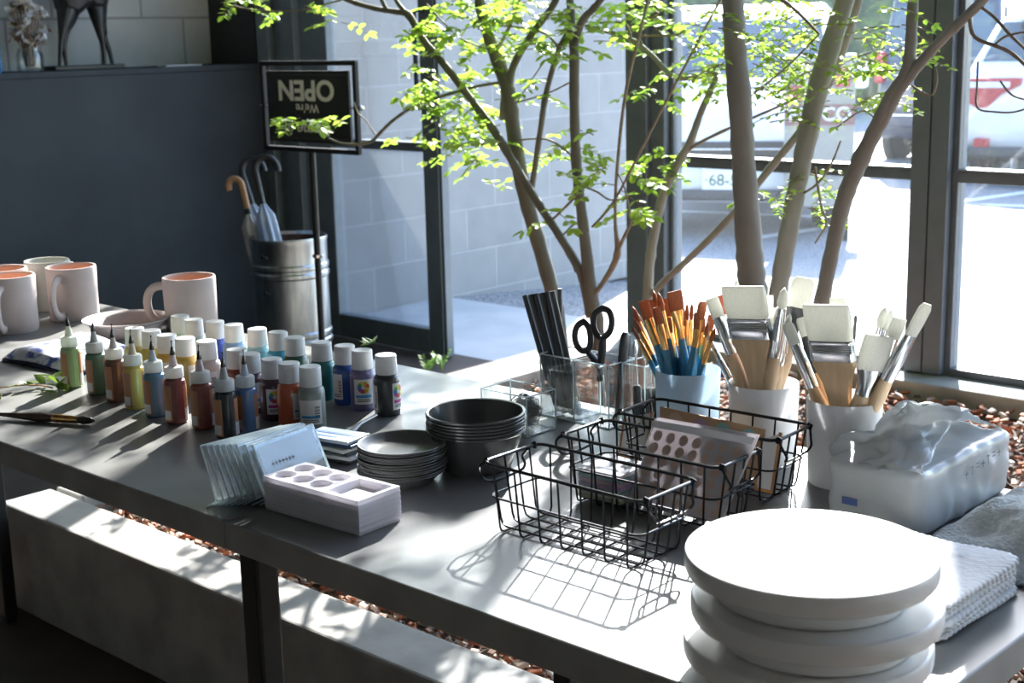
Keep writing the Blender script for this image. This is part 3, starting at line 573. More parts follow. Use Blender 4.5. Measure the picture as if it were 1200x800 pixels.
tree('forked trunk crossing the mullion, rightmost tree in the planter', 2.45,
  [[(958, 395, 18), (965, 345, 18), (978, 280, 18), (990, 232, 20), (1005, 195, 20), (1027, 150, 19), (1045, 112, 17), (1062, 85, 15), (1067, 55, 14), (1070, 0, 13), (1075, -80, 11), (1085, -230, 6)],
   [(1012, 180, 12), (1035, 142, 13), (1050, 112, 13), (1064, 92, 13), (1085, 66, 13), (1110, 40, 12), (1150, 2, 12), (1190, -45, 10), (1260, -140, 6)],
   [(1136, 15, 4), (1139, 38, 5), (1150, 48, 5), (1165, 53, 5), (1185, 62, 5), (1205, 80, 4)], [(1145, 5, 4), (1165, 20, 4), (1185, 42, 4), (1215, 70, 3)], [(1165, 53, 3), (1180, 42, 3), (1210, 36, 3)],
   [(1146, 72, 1.5), (1145, 100, 1.5), (1145, 126, 2), (1165, 131, 2.5), (1190, 131, 2.5), (1215, 122, 2.5)], [(1068, 100, 3), (1090, 112, 3), (1098, 95, 2), (1096, 80, 2)], [(1172, 95, 1.5), (1187, 112, 1.5), (1210, 118, 1.5)]],
  [(1038, 55, 36, 34, 20, .15), (1022, 108, 28, 16, 10, .15), (1055, 15, 16, 18, 4), (1000, 40, 18, 22, 6, .1), (1010, 75, 20, 14, 6, .15)],
  [], 16, .0175)
# weeds at the planter's left edge
for i, (px, py, hh, lb) in enumerate(((500, 438, .045, 'small green weed with narrow leaves beside the table back edge, left one'), (518, 434, .055, 'small upright green weed by the foot of the door'), (640, 410, .04, 'low leafy weed beside the bright planter edge'))):
    rnd = random.Random(i+40); p = at(px, py+8, .24) if i < 2 else at(px, py+25, .2); bl = MB(); bs = MB()
    base_z = 0 if i < 2 else .2
    if i < 2: p = at(px, py, .24); p.y += 0; q0 = Vector((0, 0, 0)); 
    for k in range(7):
        a = rnd.uniform(0, 6.28); top = Vector((math.cos(a)*.025, math.sin(a)*.025, hh*rnd.uniform(.5, 1.1))); bs.tube([(0, 0, 0), top*.55+Vector((0, 0, .01)), top], [.0018, .0014, .0008], 5)
        for t in (.45, .65, .85, 1):
            for s in (1, -1): leaflet(bl, top*t, Vector((math.cos(a+s*1.2), math.sin(a+s*1.2), .6)), Vector((0, 0, 1)), .016, .006)
    r_ = thing('weed', lb, 'weed', (p.x, p.y, .2), 0); bl.build('leaves', 'leafdark', r_); bs.build('stems', 'leafdark', r_)
    r_.location = (p.x, p.y, .215 if p.x > -2.73 else .24)
# ------------------------------------------------------------------ counter and what stands on it
root = thing('counter', 'long dark plastered counter along the left wall', 'counter', (-4.8, 0, 0))
b = MB(); b.box(-.345, 0, -2.9, 3.655, 0, 1.095); b.build('front', 'plaster', root, smooth=False, bevel=.004)
b = MB(); b.box(-.345, 0, -2.9, 3.655, 1.095, 1.117); b.build('counter_top', 'plaster', root, smooth=False, bevel=.003)
ZC_ = 1.117
def onc(px, X): d = ray(px, 80); return (CAM + d*(X/d.x))
# animal figure (body, neck and head rise out of view)
p = onc(100, -4.97); sc = pxm(p); root = thing('animal_figurine', 'dark long-legged animal figurine on a flat base, on the counter', 'figurine', (p.x, p.y, ZC_))
b = MB(); b.box(-.05, .05, -47*sc, 44*sc, 0, 5*sc); b.build('base', 'black', root, bevel=.003)
def px2(x, y, xo=0): d = ray(x, y); q = CAM + d*((p.x+xo)/d.x); return Vector((xo, q.y-p.y, q.z-ZC_))
sk_ = MB()
for pts in ([(70, 78, 2.2, .02), (71, 55, 3, .02), (73, 38, 5, .02), (76, 22, 9, .015), (80, 2, 14, 0)], [(78, 78, 2.2, -.02), (75, 55, 3, -.02), (77, 36, 5, -.02), (81, 24, 8, -.015), (85, 2, 13, 0)],
            [(122, 76, 2.4, .02), (121, 55, 3.2, .02), (118, 40, 5, .02), (115, 24, 8, .015), (112, 8, 11, 0), (108, -8, 15, 0)], [(132, 76, 2.2, -.02), (127, 56, 3, -.02), (121, 42, 4.6, -.02), (118, 26, 7, -.015), (115, 8, 10, 0), (110, -12, 14, 0)],
            [(74, -30, 12, 0), (79, 2, 17, 0), (90, -5, 17, 0), (102, -9, 17, 0), (112, -2, 15, 0), (117, -12, 12, 0)], [(80, -15, 14, 0), (70, -45, 11, 0), (62, -75, 9, 0), (55, -90, 10, 0), (42, -88, 7, 0), (34, -82, 5, 0)],
            [(118, -18, 4, 0), (123, 0, 3, 0), (123, 25, 2, 0), (125, 40, 1.5, 0)], [(60, -92, 4, .02), (62, -108, 2, .03)], [(58, -92, 4, -.02), (58, -108, 2, -.03)]):
    q = smooth_path([(*px2(x, y, o), w_*sc) for x, y, w_, o in pts], 4); sk_.tube([v[:3] for v in q], [v[3] for v in q], 12)
o = sk_.build('body', 'black', root, auto=180)
rm = o.modifiers.new('remesh', 'REMESH'); rm.mode = 'VOXEL'; rm.voxel_size = .004; rm.use_smooth_shade = True
p = onc(36, -4.97); root = thing('glass_vase', 'clear glass jar vase at the left end of the counter', 'vase', (p.x, p.y, ZC_))
b = MB(); b.lathe([(.0, .002), (.045, .002), (.05, .01), (.05, .06), (.042, .075), (.042, .085), (.0395, .085), (.0395, .075), (.047, .06), (.047, .012), (0, .006)], 28); b.build('jar', 'acrylic', root)
root = thing('dried_flowers', 'dried cream and white flower bunch in the glass jar', 'dried flowers', (p.x, p.y, ZC_+.012)); rnd = random.Random(5)
M['dried'] = flat('dried_petal', (.55, .48, .4), .8, trans=.3); M['driedw'] = flat('dried_white', (.72, .74, .78), .8, trans=.3); M['driedb'] = flat('dried_brown', (.2, .12, .08), .8)
bs = MB(); bf = MB()
for k in range(26):
    a = rnd.uniform(0, 6.28); rr = rnd.uniform(.01, .07); top = Vector((math.cos(a)*rr*.6, math.sin(a)*rr+.012, rnd.uniform(.08, .26)))
    bs.tube([(math.cos(a)*.015, math.sin(a)*.015, .004), top*.6+Vector((0, 0, .01)), top], [.0015]*3, 5)
    for j in range(9):
        v = Vector((rnd.gauss(0, 1), rnd.gauss(0, 1), rnd.gauss(0, .8))).normalized(); leaflet(bf, top, v, Vector((rnd.gauss(0, 1), rnd.gauss(0, 1), 1)), rnd.uniform(.025, .045), .022, rnd.choice((0, 0, 1, 1, 2)))
bs.build('stems', 'driedb', root); bf.build('petals', ['dried', 'driedw', 'driedb'], root)
p = onc(211, -4.86); b = MB(); b.box(-.03, .03, -.085, .085, 0, .006); tag(b.build('card', 'paper', loc=(p.x, p.y, ZC_), smooth=False), 'pale flat card lying on the counter top right of the figurine', 'card')
p = onc(0, -4.9); b = MB(); b.lathe([(0, 0), (.03, 0), (.032, .01), (.032, .11), (.012, .14), (.012, .17), (0, .17)], 20)
tag(b.build('bottle', flat('blue_bottle', (.05, .2, .4), .1), loc=(p.x, p.y-.028, ZC_)), 'blue bottle at the far left end of the counter', 'bottle')
# ------------------------------------------------------------------ umbrella bin, umbrellas, sign
BX = aty(338, 276, 3.2); bw = .137; bh = BX.z
root = thing('umbrella_bin', 'galvanised steel bin holding umbrellas in front of the counter', 'umbrella stand', (BX.x, BX.y, 0))
b = MB(); rg = lambda z: [(bw, z-.012), (bw+.005, z-.006), (bw+.005, z+.006), (bw, z+.012)]
b.lathe([(0, .004), (bw*.93, .004), (bw*.95, .0), (bw*.97, .02)] + [(bw*.985, .1)] + rg(.13) + rg(.16) + rg(bh-.135) + rg(bh-.105) + [(bw, bh-.02), (bw+.004, bh-.006), (bw+.002, bh), (bw-.003, bh), (bw-.004, bh-.02)], 48)
b.build('drum', 'galv', root)
b = MB(); b.lathe([(bw-.0045, bh-.012), (bw-.01, .03), (0, .03)], 40); b.build('lining', 'rust', root)
b = MB()
for z in (bh-.06, bh-.19): b.tube([(.03, -bw-.001, z), (.03, -bw-.008, z)], .007, 8); b.tube([(.045, -bw-.0, z-.001), (.045, -bw-.007, z-.001)], .005, 8)
b.build('rivets', 'black', root)
def umbrella(label, tip, hook, mat_h, mat_c, dy, curl, k=1):
    pt = Vector((BX.x+tip[0], BX.y+tip[1], .035)); hd = aty(*hook, BX.y+dy); root = thing('umbrella', label, 'umbrella', pt, 0, 'umbrellas in the steel bin')
    v = hd - pt; ln = v.length; mx = aim((0, 0, 0), v); side = mx.to_3x3().inverted() @ (CX*curl)
    sa = math.atan2(side.y, side.x); mx = mx @ rot('Z', sa)
    b = MB(); b.tube([(0, 0, 0), (0, 0, ln*.93)], .005, 8, xf=mx); b.build('shaft', 'chrome', root)
    prof = [(.004, .02), (.012, .05), (.028, ln*.35), (.036, ln*.6), (.032, ln*.74), (.011, ln*.8), (.006, ln*.815)]; b = MB(); nn = 32; vs = []
    for r, z in prof: vs += [(r*(1+.16*math.sin(8*a+z*9))*math.cos(a), r*(1+.16*math.sin(8*a+z*9))*math.sin(a), z) for a in [2*math.pi*k/nn for k in range(nn)]]
    b.add(vs, [(i*nn+k, i*nn+(k+1) % nn, (i+1)*nn+(k+1) % nn, (i+1)*nn+k) for i in range(len(prof)-1) for k in range(nn)], 0, mx); b.build('canopy', mat_c, root)
    b = MB(); pts = [(0, 0, ln*.83), (0, 0, ln*.955)] + [(.042*k-.042*k*math.cos(t), 0, ln*.955+.05*k*math.sin(t)) for t in [R(15*k) for k in range(1, 14)]]; b.tube(pts, .0125, 10, xf=mx); b.build('crook_handle', mat_h, root)
    b = MB(); b.lathe([(.0, ln*.8), (.011, ln*.8), (.011, ln*.835), (0, ln*.835)], 14, xf=mx); b.build('collar', 'black', root)
M['clearvinyl'] = pm('milky_vinyl', (.42, .5, .62), (.58, .65, .76), 20, .25, trans=.35); M['palevinyl'] = pm('pale_grey_vinyl', (.4, .4, .43), (.55, .55, .58), 20, .4)
umbrella('milky vinyl umbrella with black crook handle, rightmost in the steel bin', (.05, -.02), (297, 192), 'black', 'clearvinyl', -.03, 1)
umbrella('umbrella with wooden crook handle, leftmost in the steel bin', (.0, -.05), (281, 207), 'orangewood', 'palevinyl', -.05, -.7, .6)
umbrella('umbrella with black crook handle behind the wooden-handled one', (-.02, .05), (281, 195), 'black', 'clearvinyl', .04, .8)
SY = 3.02; fb = aty(371, 280, SY); root = thing('sign_stand', 'black metal sign stand with OPEN board in front of the glass door', 'sign', (fb.x, SY, 0))
cn = [aty(x, y, SY) for x, y in ((306, 72.5), (418, 69.5), (422, 181), (311, 176))]; x0 = (cn[0].x+cn[3].x)/2-fb.x; x1 = (cn[1].x+cn[2].x)/2-fb.x; z0 = (cn[2].z+cn[3].z)/2; z1 = (cn[0].z+cn[1].z)/2
b = MB(); b.tube([(0, 0, .01), (0, 0, z0)], .0115, 12); b.build('pole', 'blackmetal', root)
b = MB(); b.box(-.16, .16, -.12, .12, 0, .012); b.build('base', 'blackmetal', root, bevel=.003)
b = MB(); b.tube([(0, 0, .49), (0, 0, .5)], .017, 12); b.tube([(.01, 0, .495), (.03, 0, .495)], .005, 8); b.build('clamp', 'chrome', root)
b = MB(); t_ = .008
b.box(x0, x1, -t_, t_, z1-t_*2, z1); b.box(x0, x1, -t_, t_, z0, z0+t_*2); b.box(x0, x0+t_*2, -t_, t_, z0+t_*2, z1-t_*2); b.box(x1-t_*2, x1, -t_, t_, z0+t_*2, z1-t_*2); b.build('frame', 'blackmetal', root, smooth=False, bevel=.002)
e = .032; bx0, bx1, bz0, bz1 = x0+e, x1-e*1.2, z0+e, z1-e; b = MB(); b.box(bx0, bx1, -.005, .005, bz0, bz1); bd = b.build('board', flat('sign_black', (.012, .014, .014), .6), root, smooth=False, bevel=.001)
b = MB(); zm = (z0+z1)/2; b.tube([(x0-.012, 0, zm), (bx0+.01, 0, zm)], .004, 8); b.build('pivot', 'chrome', root); b = MB(); b.tube([(bx1-.01, 0, zm), (x1+.015, 0, zm)], .004, 8); b.build('pivot', 'chrome', root); b = MB(); b.lathe([(0, -.009), (.009, -.003), (.009, .003), (0, .009)], 12, xf=tr(x1+.015, 0, zm)); b.build('pivot_knob', 'chrome', root)
M['chalk'] = flat('sign_letter', (.8, .8, .77), .8); cx = (bx0+bx1)/2; rm_ = rot('X', R(90)) @ rot('Z', R(180)); H_ = bz1-bz0; W_ = bx1-bx0
text('OPEN', H_*.39, 'chalk', bd, (cx-.005, -.006, bz1-H_*.26), rm_, bold=.0026, wide=1.22)
text("We're", H_*.17, 'chalk', bd, (cx-.0, -.006, bz1-H_*.515), rm_, bold=.0003, wide=1.15)
text('Come in', H_*.27, 'chalk', bd, (cx, -.006, bz0+H_*.19), rm_, shear=.3, bold=.0004, wide=1.1)
b = MB(); ln_ = .003; b.box(bx0+.012, bx1-.012, -.0065, -.005, bz0+.012, bz0+.012+ln_); b.box(bx0+.012, bx1-.012, -.0065, -.005, bz1-.012-ln_, bz1-.012); b.build('border_line', flat('sign_line', (.06, .065, .065), .8), bd, smooth=False)
# ------------------------------------------------------------------ tables
def table(label, x0, x1, legs):
    root = thing('table', label, 'table', (x0, .794, 0), 0); W = x1-x0; D = .584
    b = MB(); b.box(0, W, 0, D, T-.031, T, 1); b.m[1] = 0; b.build('tabletop', ['table', 'tableedgelit'], root, smooth=False, bevel=.0018)
    for lx, ly in legs:
        b = MB(); b.box(lx, lx+.029, ly, ly+.029, .012, T-.031); lg = b.build('leg', 'blackmetal', root, smooth=False, bevel=.004)
        b = MB(); b.box(lx+.003, lx+.026, ly+.003, ly+.026, 0, .012); b.build('foot', 'black', lg, smooth=False)
    return root
table('long grey steel-topped table on the left carrying paint bottles and mugs', -2.79, -1.1505, [(.012, .01), (.012, .535), (1.6, .54)])
table('shorter grey steel-topped table on the right carrying baskets and turntables', -1.1495, -.424, [(.012, .006), (.676, .01), (.012, .538), (.676, .538)])
b = MB()
# ------------------------------------------------------------------ mugs and dish
def mug(label, px, py, r, h, mat, hang, group='clay mugs at the far end of the table'):
    p = at(px, py, T+h); p.z = T; root = thing('mug', label, 'mug', p, 0, group); t_ = .0035
    b = MB(); b.lathe([(0, 0), (r*.93, 0), (r*.97, .004), (r*.985, h*.5), (r, h-.003), (r-.001, h), (r-t_, h), (r-t_-.001, h-.004), (r*.985-t_, h*.5)], 48); b.lathe([(r*.985-t_, h*.5), (r*.95-t_, .008), (0, .006)], 48, 1 if mat == 'mug' else 0); b.lathe([(r-t_-.001, h-.004), (r*.985-t_-.0003, h*.5)], 48, 1 if mat == 'mug' else 0); b.build('body', [mat, 'mugin'], root)
    if hang is not None:
        ca, sa = math.cos(hang), math.sin(hang); pts = []
        for k in range(13):
            t = k/12; a = R(-90+180*t); rad = r*.955+.031*max(0, math.cos(a))**.7; z = h*.50+h*.33*math.sin(a)*(1 if a > 0 else 1.15)
            pts.append((rad*ca, rad*sa, z))
        b = MB(); b.tube(pts, .0048, 10, flat=1.5); b.build('handle', mat, root)
    return root
mug('pinkish clay mug standing alone behind the white caps', 221, 323.5, .0445, .088, 'mug', R(222))
mug('pinkish clay mug with handle towards the viewer, rightmost of the left cluster', 82.5, 311.5, .0435, .093, 'mug', R(303))
mug('greenish clay mug farthest back behind the pink ones', 54.5, 304.5, .0405, .09, 'mug2', R(100))
mug('pinkish clay mug nearest the left edge with handle towards the viewer', 9, 322, .044, .096, 'mug', R(316))
mug('pinkish clay mug with sunlit inside, mostly hidden at the left edge', 2, 314, .043, .09, 'mug', R(160))
p = at(148, 374, T+.024); p.z = T; b = MB(); b.lathe([(0, 0), (.05, 0), (.054, .003), (.062, .02), (.0705, .0245), (.0715, .027), (.069, .027), (.06, .0225), (.051, .007), (0, .006)], 48)
tag(b.build('dish', 'mug', loc=p), 'round shallow clay dish between the mugs and the white caps', 'dish')
# ------------------------------------------------------------------ pouch, sprig, brush
q = [at(x, y, T+.012) for x, y in ((2, 424), (66, 405), (128, 398), (163, 410), (142, 424), (118, 436), (85, 436))]
c = sum(q, Vector())/len(q); b = MB(); n = 12; A, B_, C_, D_ = at(4, 423, T), at(95, 398, T), at(168, 418, T), at(92, 441, T)
top = []; rnd = random.Random(2)
for j in range(n+1):
    for i in range(n+1):
        u, v = i/n, j/n; e = A*(1-u)*(1-v)+B_*u*(1-v)+C_*u*v+D_*(1-u)*v
        hh = .018*min(1, 8*min(u, 1-u, v, 1-v)+.25)+.003*math.sin(7*u+3*v)*math.sin(5*v); top.append((e.x-c.x, e.y-c.y, .001+hh))
k = (n+1)**2; bot = [(x, y, .0005) for x, y, z in top]; fs = [(j*(n+1)+i, j*(n+1)+i+1, (j+1)*(n+1)+i+1, (j+1)*(n+1)+i) for j in range(n) for i in range(n)]
rim = [i for i in range(n+1)] + [j*(n+1)+n for j in range(1, n+1)] + [n*(n+1)+i for i in range(n-1, -1, -1)] + [j*(n+1) for j in range(n-1, 0, -1)]
pr = thing('printed_pouch', 'blue printed cloth pouch with navy edge behind the light green bottle', 'pouch', (c.x, c.y, T))
b.add(top+bot, fs + [tuple(x+k for x in reversed(f)) for f in fs]); b.build('printed_face', 'print', pr, auto=60)
b = MB(); o_ = 1.0; ring = [top[i] for i in rim]; b.add([(x*1.004, y*1.004, z*.85) for x, y, z in ring]+[(x*1.01, y*1.01, .0) for x, y, z in ring], [(i, (i+1) % len(ring), len(ring)+(i+1) % len(ring), len(ring)+i) for i in range(len(ring))]); b.build('navy_side', 'navy', pr, solid=.0015)
p0 = at(-2, 458, T); p1 = at(62, 458, T); root = thing('leafy_sprig', 'fallen sprig with green leaves lying before the pouch', 'sprig', (p1.x, p1.y, T)); bs = MB(); bl = MB(); rnd = random.Random(9)
inv = Vector((p1.x, p1.y, T)); v = p0-p1
bs.tube([tuple(v*t+Vector((0, .006*math.sin(5*t), .004+.004*math.sin(3*t)))) for t in [k/8 for k in range(9)]], .0011, 5); bs.build('stem', flat('dry_stem', (.4, .22, .1)), root)
for px, py in [(70, 450), (76, 456), (66, 455), (58, 446), (50, 449), (46, 448), (40, 452), (60, 441), (64, 444), (18, 452), (1, 468), (-4, 465), (68, 460), (72, 453), (54, 450), (36, 451), (80, 458)]:
    q = at(px, py, T+.006)-inv; leaflet(bl, q, Vector((rnd.uniform(-1, 1), rnd.uniform(-1, 1), .25)), Vector((rnd.uniform(-.6, .6), rnd.uniform(-.6, .6), 1)), .022, .013)
bl.build('leaves', flat('sprig_leaf', (.12, .2, .03), .5, trans=.3), root)
def paintbrush(name, label, p, d, ln, hl, fl, rad, mats, shape, group=None, up=(0, 0, 1), hair=None, prof=None):
    """p = butt end, d = direction; hl handle, fl ferrule as shares of ln; shape round|flat|fan"""
    root = thing(name, label, 'paintbrush', p, 0, group); mx = aim((0, 0, 0), d, up); hz, fz = ln*hl, ln*(hl+fl); hr = hair or rad
    b = MB(); b.lathe(prof or [(0, 0), (rad*.35, .002), (rad*.55, hz*.25), (rad*1.25, hz*.8), (rad*.9, hz), (0, hz)], 12, xf=mx); b.build('handle', mats[0], root)
    if shape == 'round':
        b = MB(); b.lathe([(0, hz-.002), (rad, hz-.002), (rad*1.06, hz+fl*ln*.15), (rad*.98, hz+fl*ln*.2), (rad*1.05, hz+fl*ln*.3), (rad*.98, hz+fl*ln*.35), (hr*.85, fz), (0, fz)], 14, xf=mx); b.build('ferrule', mats[1], root)
        b = MB(); b.lathe([(hr*.8, fz), (hr*1.1, fz+(ln-fz)*.3), (hr*.8, fz+(ln-fz)*.7), (0, ln)], 12, xf=mx); b.build('bristles', mats[2], root)
    else:
        wdt = hr; th = rad*.55; b = MB(); n = 16; vs = []; rings = [(rad, rad, hz-.002), (rad*1.02, rad*1.02, hz+fl*ln*.3), (rad*1.05, rad*.95, hz+fl*ln*.45), (wdt, th, fz)]
        for a_, c_, z in rings: vs += [(a_*math.cos(2*math.pi*k/n), c_*math.sin(2*math.pi*k/n), z) for k in range(n)]
        b.add(vs, [(i*n+k, i*n+(k+1) % n, (i+1)*n+(k+1) % n, (i+1)*n+k) for i in range(3) for k in range(n)], 0, mx); b.build('ferrule', mats[1], root)
        b = MB(); vs = []; zz = ((wdt*.96, th*.9, fz-.001), (wdt*1.06, th*.95, fz+(ln-fz)*.4), (wdt*1.04, th*.6, fz+(ln-fz)*.85), (wdt*(.7 if shape == 'filbert' else 1.0), th*.25, ln))
        for a_, c_, z in zz: vs += [(a_*max(-1, min(1, 1.25*math.cos(2*math.pi*k/n))), c_*math.sin(2*math.pi*k/n), z) for k in range(n)]
        b.add(vs, [(i*n+k, i*n+(k+1) % n, (i+1)*n+(k+1) % n, (i+1)*n+k) for i in range(3) for k in range(n)] + [tuple(range(3*n, 4*n)), tuple(range(n-1, -1, -1))], 0, mx); b.build('bristles', mats[2], root)
    return root
a_, b_ = at(-12, 484.5, T+.006), at(112, 493, T+.006)
paintbrush('paintbrush', 'dark slim paintbrush lying flat on the table at left', a_, b_-a_, (b_-a_).length, .62, .22, .0052, ('darkwood', 'gold', 'black'), 'round')
a_, b_ = at(441, 486, T+.012), at(404, 511, T+.005); root = thing('stir_stick', 'white plastic stirring stick leaning beside the small grey dishes', 'stick', a_)
v = b_-a_; b = MB(); b.tube([(0, 0, 0), tuple(v*.5+Vector((0, 0, .003))), tuple(v*.8), tuple(v)], [.0022, .0026, .004, .003], 8, flat=.6); b.build('stick', 'white', root)
# ------------------------------------------------------------------ fine-tip bottles
def wheel_label(b, r, a0, a1, z0, z1, mi_paper, mats0, wheel=True, band=None, bars=False):
    b.patch(r+.0002, a0, a1, z0, z1, mi_paper, 10); am = (a0+a1)/2
    if wheel:
        rw = (z1-z0)*.24; zc = z0+(z1-z0)*.68; k = 9
        for i in range(k):
            t0, t1 = 2*math.pi*i/k, 2*math.pi*(i+1)/k; vs = []
            for rr in (.35, 1):
                for t in (t0, (t0+t1)/2, t1):
                    an = am+rr*rw*math.cos(t)/r; vs.append(((r+.0005)*math.cos(an), (r+.0005)*math.sin(an), zc+rr*rw*math.sin(t)))
            b.add(vs, [(0, 3, 4, 1), (1, 4, 5, 2)], mats0+i % 6)
    if band is not None: b.patch(r+.0004, a0+.1*(a1-a0), a1-.1*(a1-a0), z0+(z1-z0)*.26, z0+(z1-z0)*.37, band, 8)
    for zz in (.1, .17): b.patch(r+.0004, a0+.15*(a1-a0), a1-.15*(a1-a0), z0+(z1-z0)*zz, z0+(z1-z0)*(zz+.03), mats0+6, 6)
    if bars:
        for i in range(9):
            z = z0+(z1-z0)*(.25+.06*i); b.patch(r+.0004, a1-.32*(a1-a0), a1-.1*(a1-a0), z, z+(z1-z0)*(.02+.015*(i % 2)), mats0+6, 4)
WH = [flat('wheel_red', (.6, .06, .05)), flat('wheel_orange', (.65, .3, .03)), flat('wheel_yellow', (.7, .6, .06)), flat('wheel_green', (.1, .4, .12)), flat('wheel_blue', (.06, .2, .5)), flat('wheel_violet', (.3, .08, .35)), 'ink']
BAND = flat('label_blue_band', (.05, .3, .6)); MAG = flat('label_magenta', (.5, .06, .3)); BROWNL = flat('label_brown', (.42, .2, .1))
TOCAM = math.atan2(-.3, 1)     # local direction of the viewer, filled per bottle
def fine(label, px, py, c, ncol=None, s=1):
    p = at(px, py-2.5, T); p.z = T; root = thing('fine_tip_bottle', label, 'paint bottle', p, 0, 'fine-tip paint bottles'); r = .0142*s; m_ = pm('paint_'+label[:22], c, tuple(x*1.25+.01 for x in c), 30, .25, coat=.3)
    b = MB(); b.lathe([(0, 0), (r*.9, 0), (r, .002), (r, .05*s), (r*.93, .0555*s), (r*.72, .058*s), (r*.72, .061*s), (0, .061*s)], 28); bd = b.build('body', m_, root)
    va = math.atan2(-p.y, -p.x); b = MB(); b.patch(r+.0002, va-1.5, va-.35, .004, .05*s, 0, 10); b.patch(r+.0004, va-1.4, va-.5, .006, .018*s, 1, 8)
    b.patch(r+.0002, va+.75, va+1.6, .004, .05*s, 2, 10); b.patch(r+.0004, va+.8, va+1.5, .004, .02*s, 1, 8); b.build('label', [BROWNL, 'label', flat('label_rust', (.4, .17, .08))], bd)
    b = MB(); b.lathe([(0, .059*s), (r*.86, .059*s), (r*.86, .0705*s), (r*.8, .0725*s), (r*.45, .0735*s), (0, .0735*s)], 24); b.build('cap', flat('natural_cap', (.66, .68, .66), .35, trans=.4), root)
    b = MB(); b.lathe([(r*.42, .073*s), (r*.36, .076*s), (r*.2, .0885*s), (0, .0885*s)], 16); b.build('nozzle', pm('noz_'+label[:20], ncol or tuple(min(1, x*.4+.42) for x in c), None, 20, .35, trans=.3), root)
    b = MB(); b.lathe([(r*.2, .087*s), (r*.24, .089*s), (r*.1, .098*s), (r*.05, .099*s), (r*.045, .104*s), (r*.075, .105*s), (r*.06, .1063*s), (0, .1065*s)], 12); b.build('metal_tip', flat('tip_metal', (.08, .08, .08), .25, metal=.7), root)
    return root
for lb, px, py, c in (('fine-tip bottle of light green paint, leftmost of its row', 86, 455, (.34, .42, .2)), ('fine-tip bottle of dark green paint, second from left', 115.5, 463, (.08, .17, .1)),
    ('fine-tip bottle of dark brown paint between green and yellow', 138, 471.5, (.13, .06, .045)), ('fine-tip bottle of mustard yellow paint', 160, 480, (.6, .4, .09)), ('fine-tip bottle of sky blue paint right of the yellow one', 184, 489, (.1, .25, .35)),
    ('fine-tip bottle of maroon paint right of the sky blue one', 208, 496.5, (.2, .06, .055)), ('fine-tip bottle of brick red paint', 239, 503, (.28, .08, .06)), ('fine-tip bottle of black paint', 267, 514, (.015, .018, .022)), ('fine-tip bottle of cobalt blue paint at the right end of its row', 291, 507, (.1, .18, .36))):
    fine(lb, px, py, c, s=1.0 if px < 280 else .97)
# ------------------------------------------------------------------ white-capped paint bottles
def capped(label, px, py, c, lab=None):
    h = .078; p = at(px, py, T+h); p.z = T; r = .0172; root = thing('capped_paint_bottle', label, 'paint bottle', p, 0, 'white-capped paint bottles')
    m_ = pm('acrylic_'+label[:26], c, tuple(min(1, x*1.2+.008) for x in c), 30, .28, coat=.3)
    b = MB(); b.lathe([(0, 0), (r*.92, 0), (r, .002), (r, .045), (r*.94, .0495), (r*.8, .052), (r*.8, .056), (0, .056)], 32); bd = b.build('body', m_, root)
    b = MB(); b.lathe([(0, .0535), (r*.8, .0535), (r*.815, .0545), (r*.79, .0725), (r*.775, .0735), (r*.79, .0742), (r*.785, .0768), (r*.75, .078), (0, .0775)], 32); b.build('cap', 'whitecap', root)
    va = math.atan2(-p.y, -p.x); MT = ['label'] + WH + [BAND, MAG]
    if lab:
        b = MB()
        if lab == 'wheel': wheel_label(b, r, va-.75, va+.75, .009, .042, 0, 1, True, 8)
        if lab == 'wheelm': wheel_label(b, r, va-.55, va+.75, .009, .042, 0, 1, True, 9)
        if lab == 'text': wheel_label(b, r, va-1.0, va+.75, .007, .038, 0, 1, False, 8, True)
        if lab == 'two': wheel_label(b, r, va-1.45, va-.8, .008, .04, 0, 1, False, None, True); wheel_label(b, r, va+.4, va+1.5, .008, .043, 0, 1, True, 9)
        if lab == 'bars': wheel_label(b, r, va-1.3, va-.3, .008, .042, 0, 1, False, None, True)
        if lab == 'side': wheel_label(b, r, va+.1, va+1.3, .008, .042, 0, 1, False, 8)
        b.build('label', MT, bd)
    return root
o4 = lambda x, y: (x/2.9625, 260+y/2.9625); o3 = lambda x, y: (230+x/4.8, 350+y/4.8)
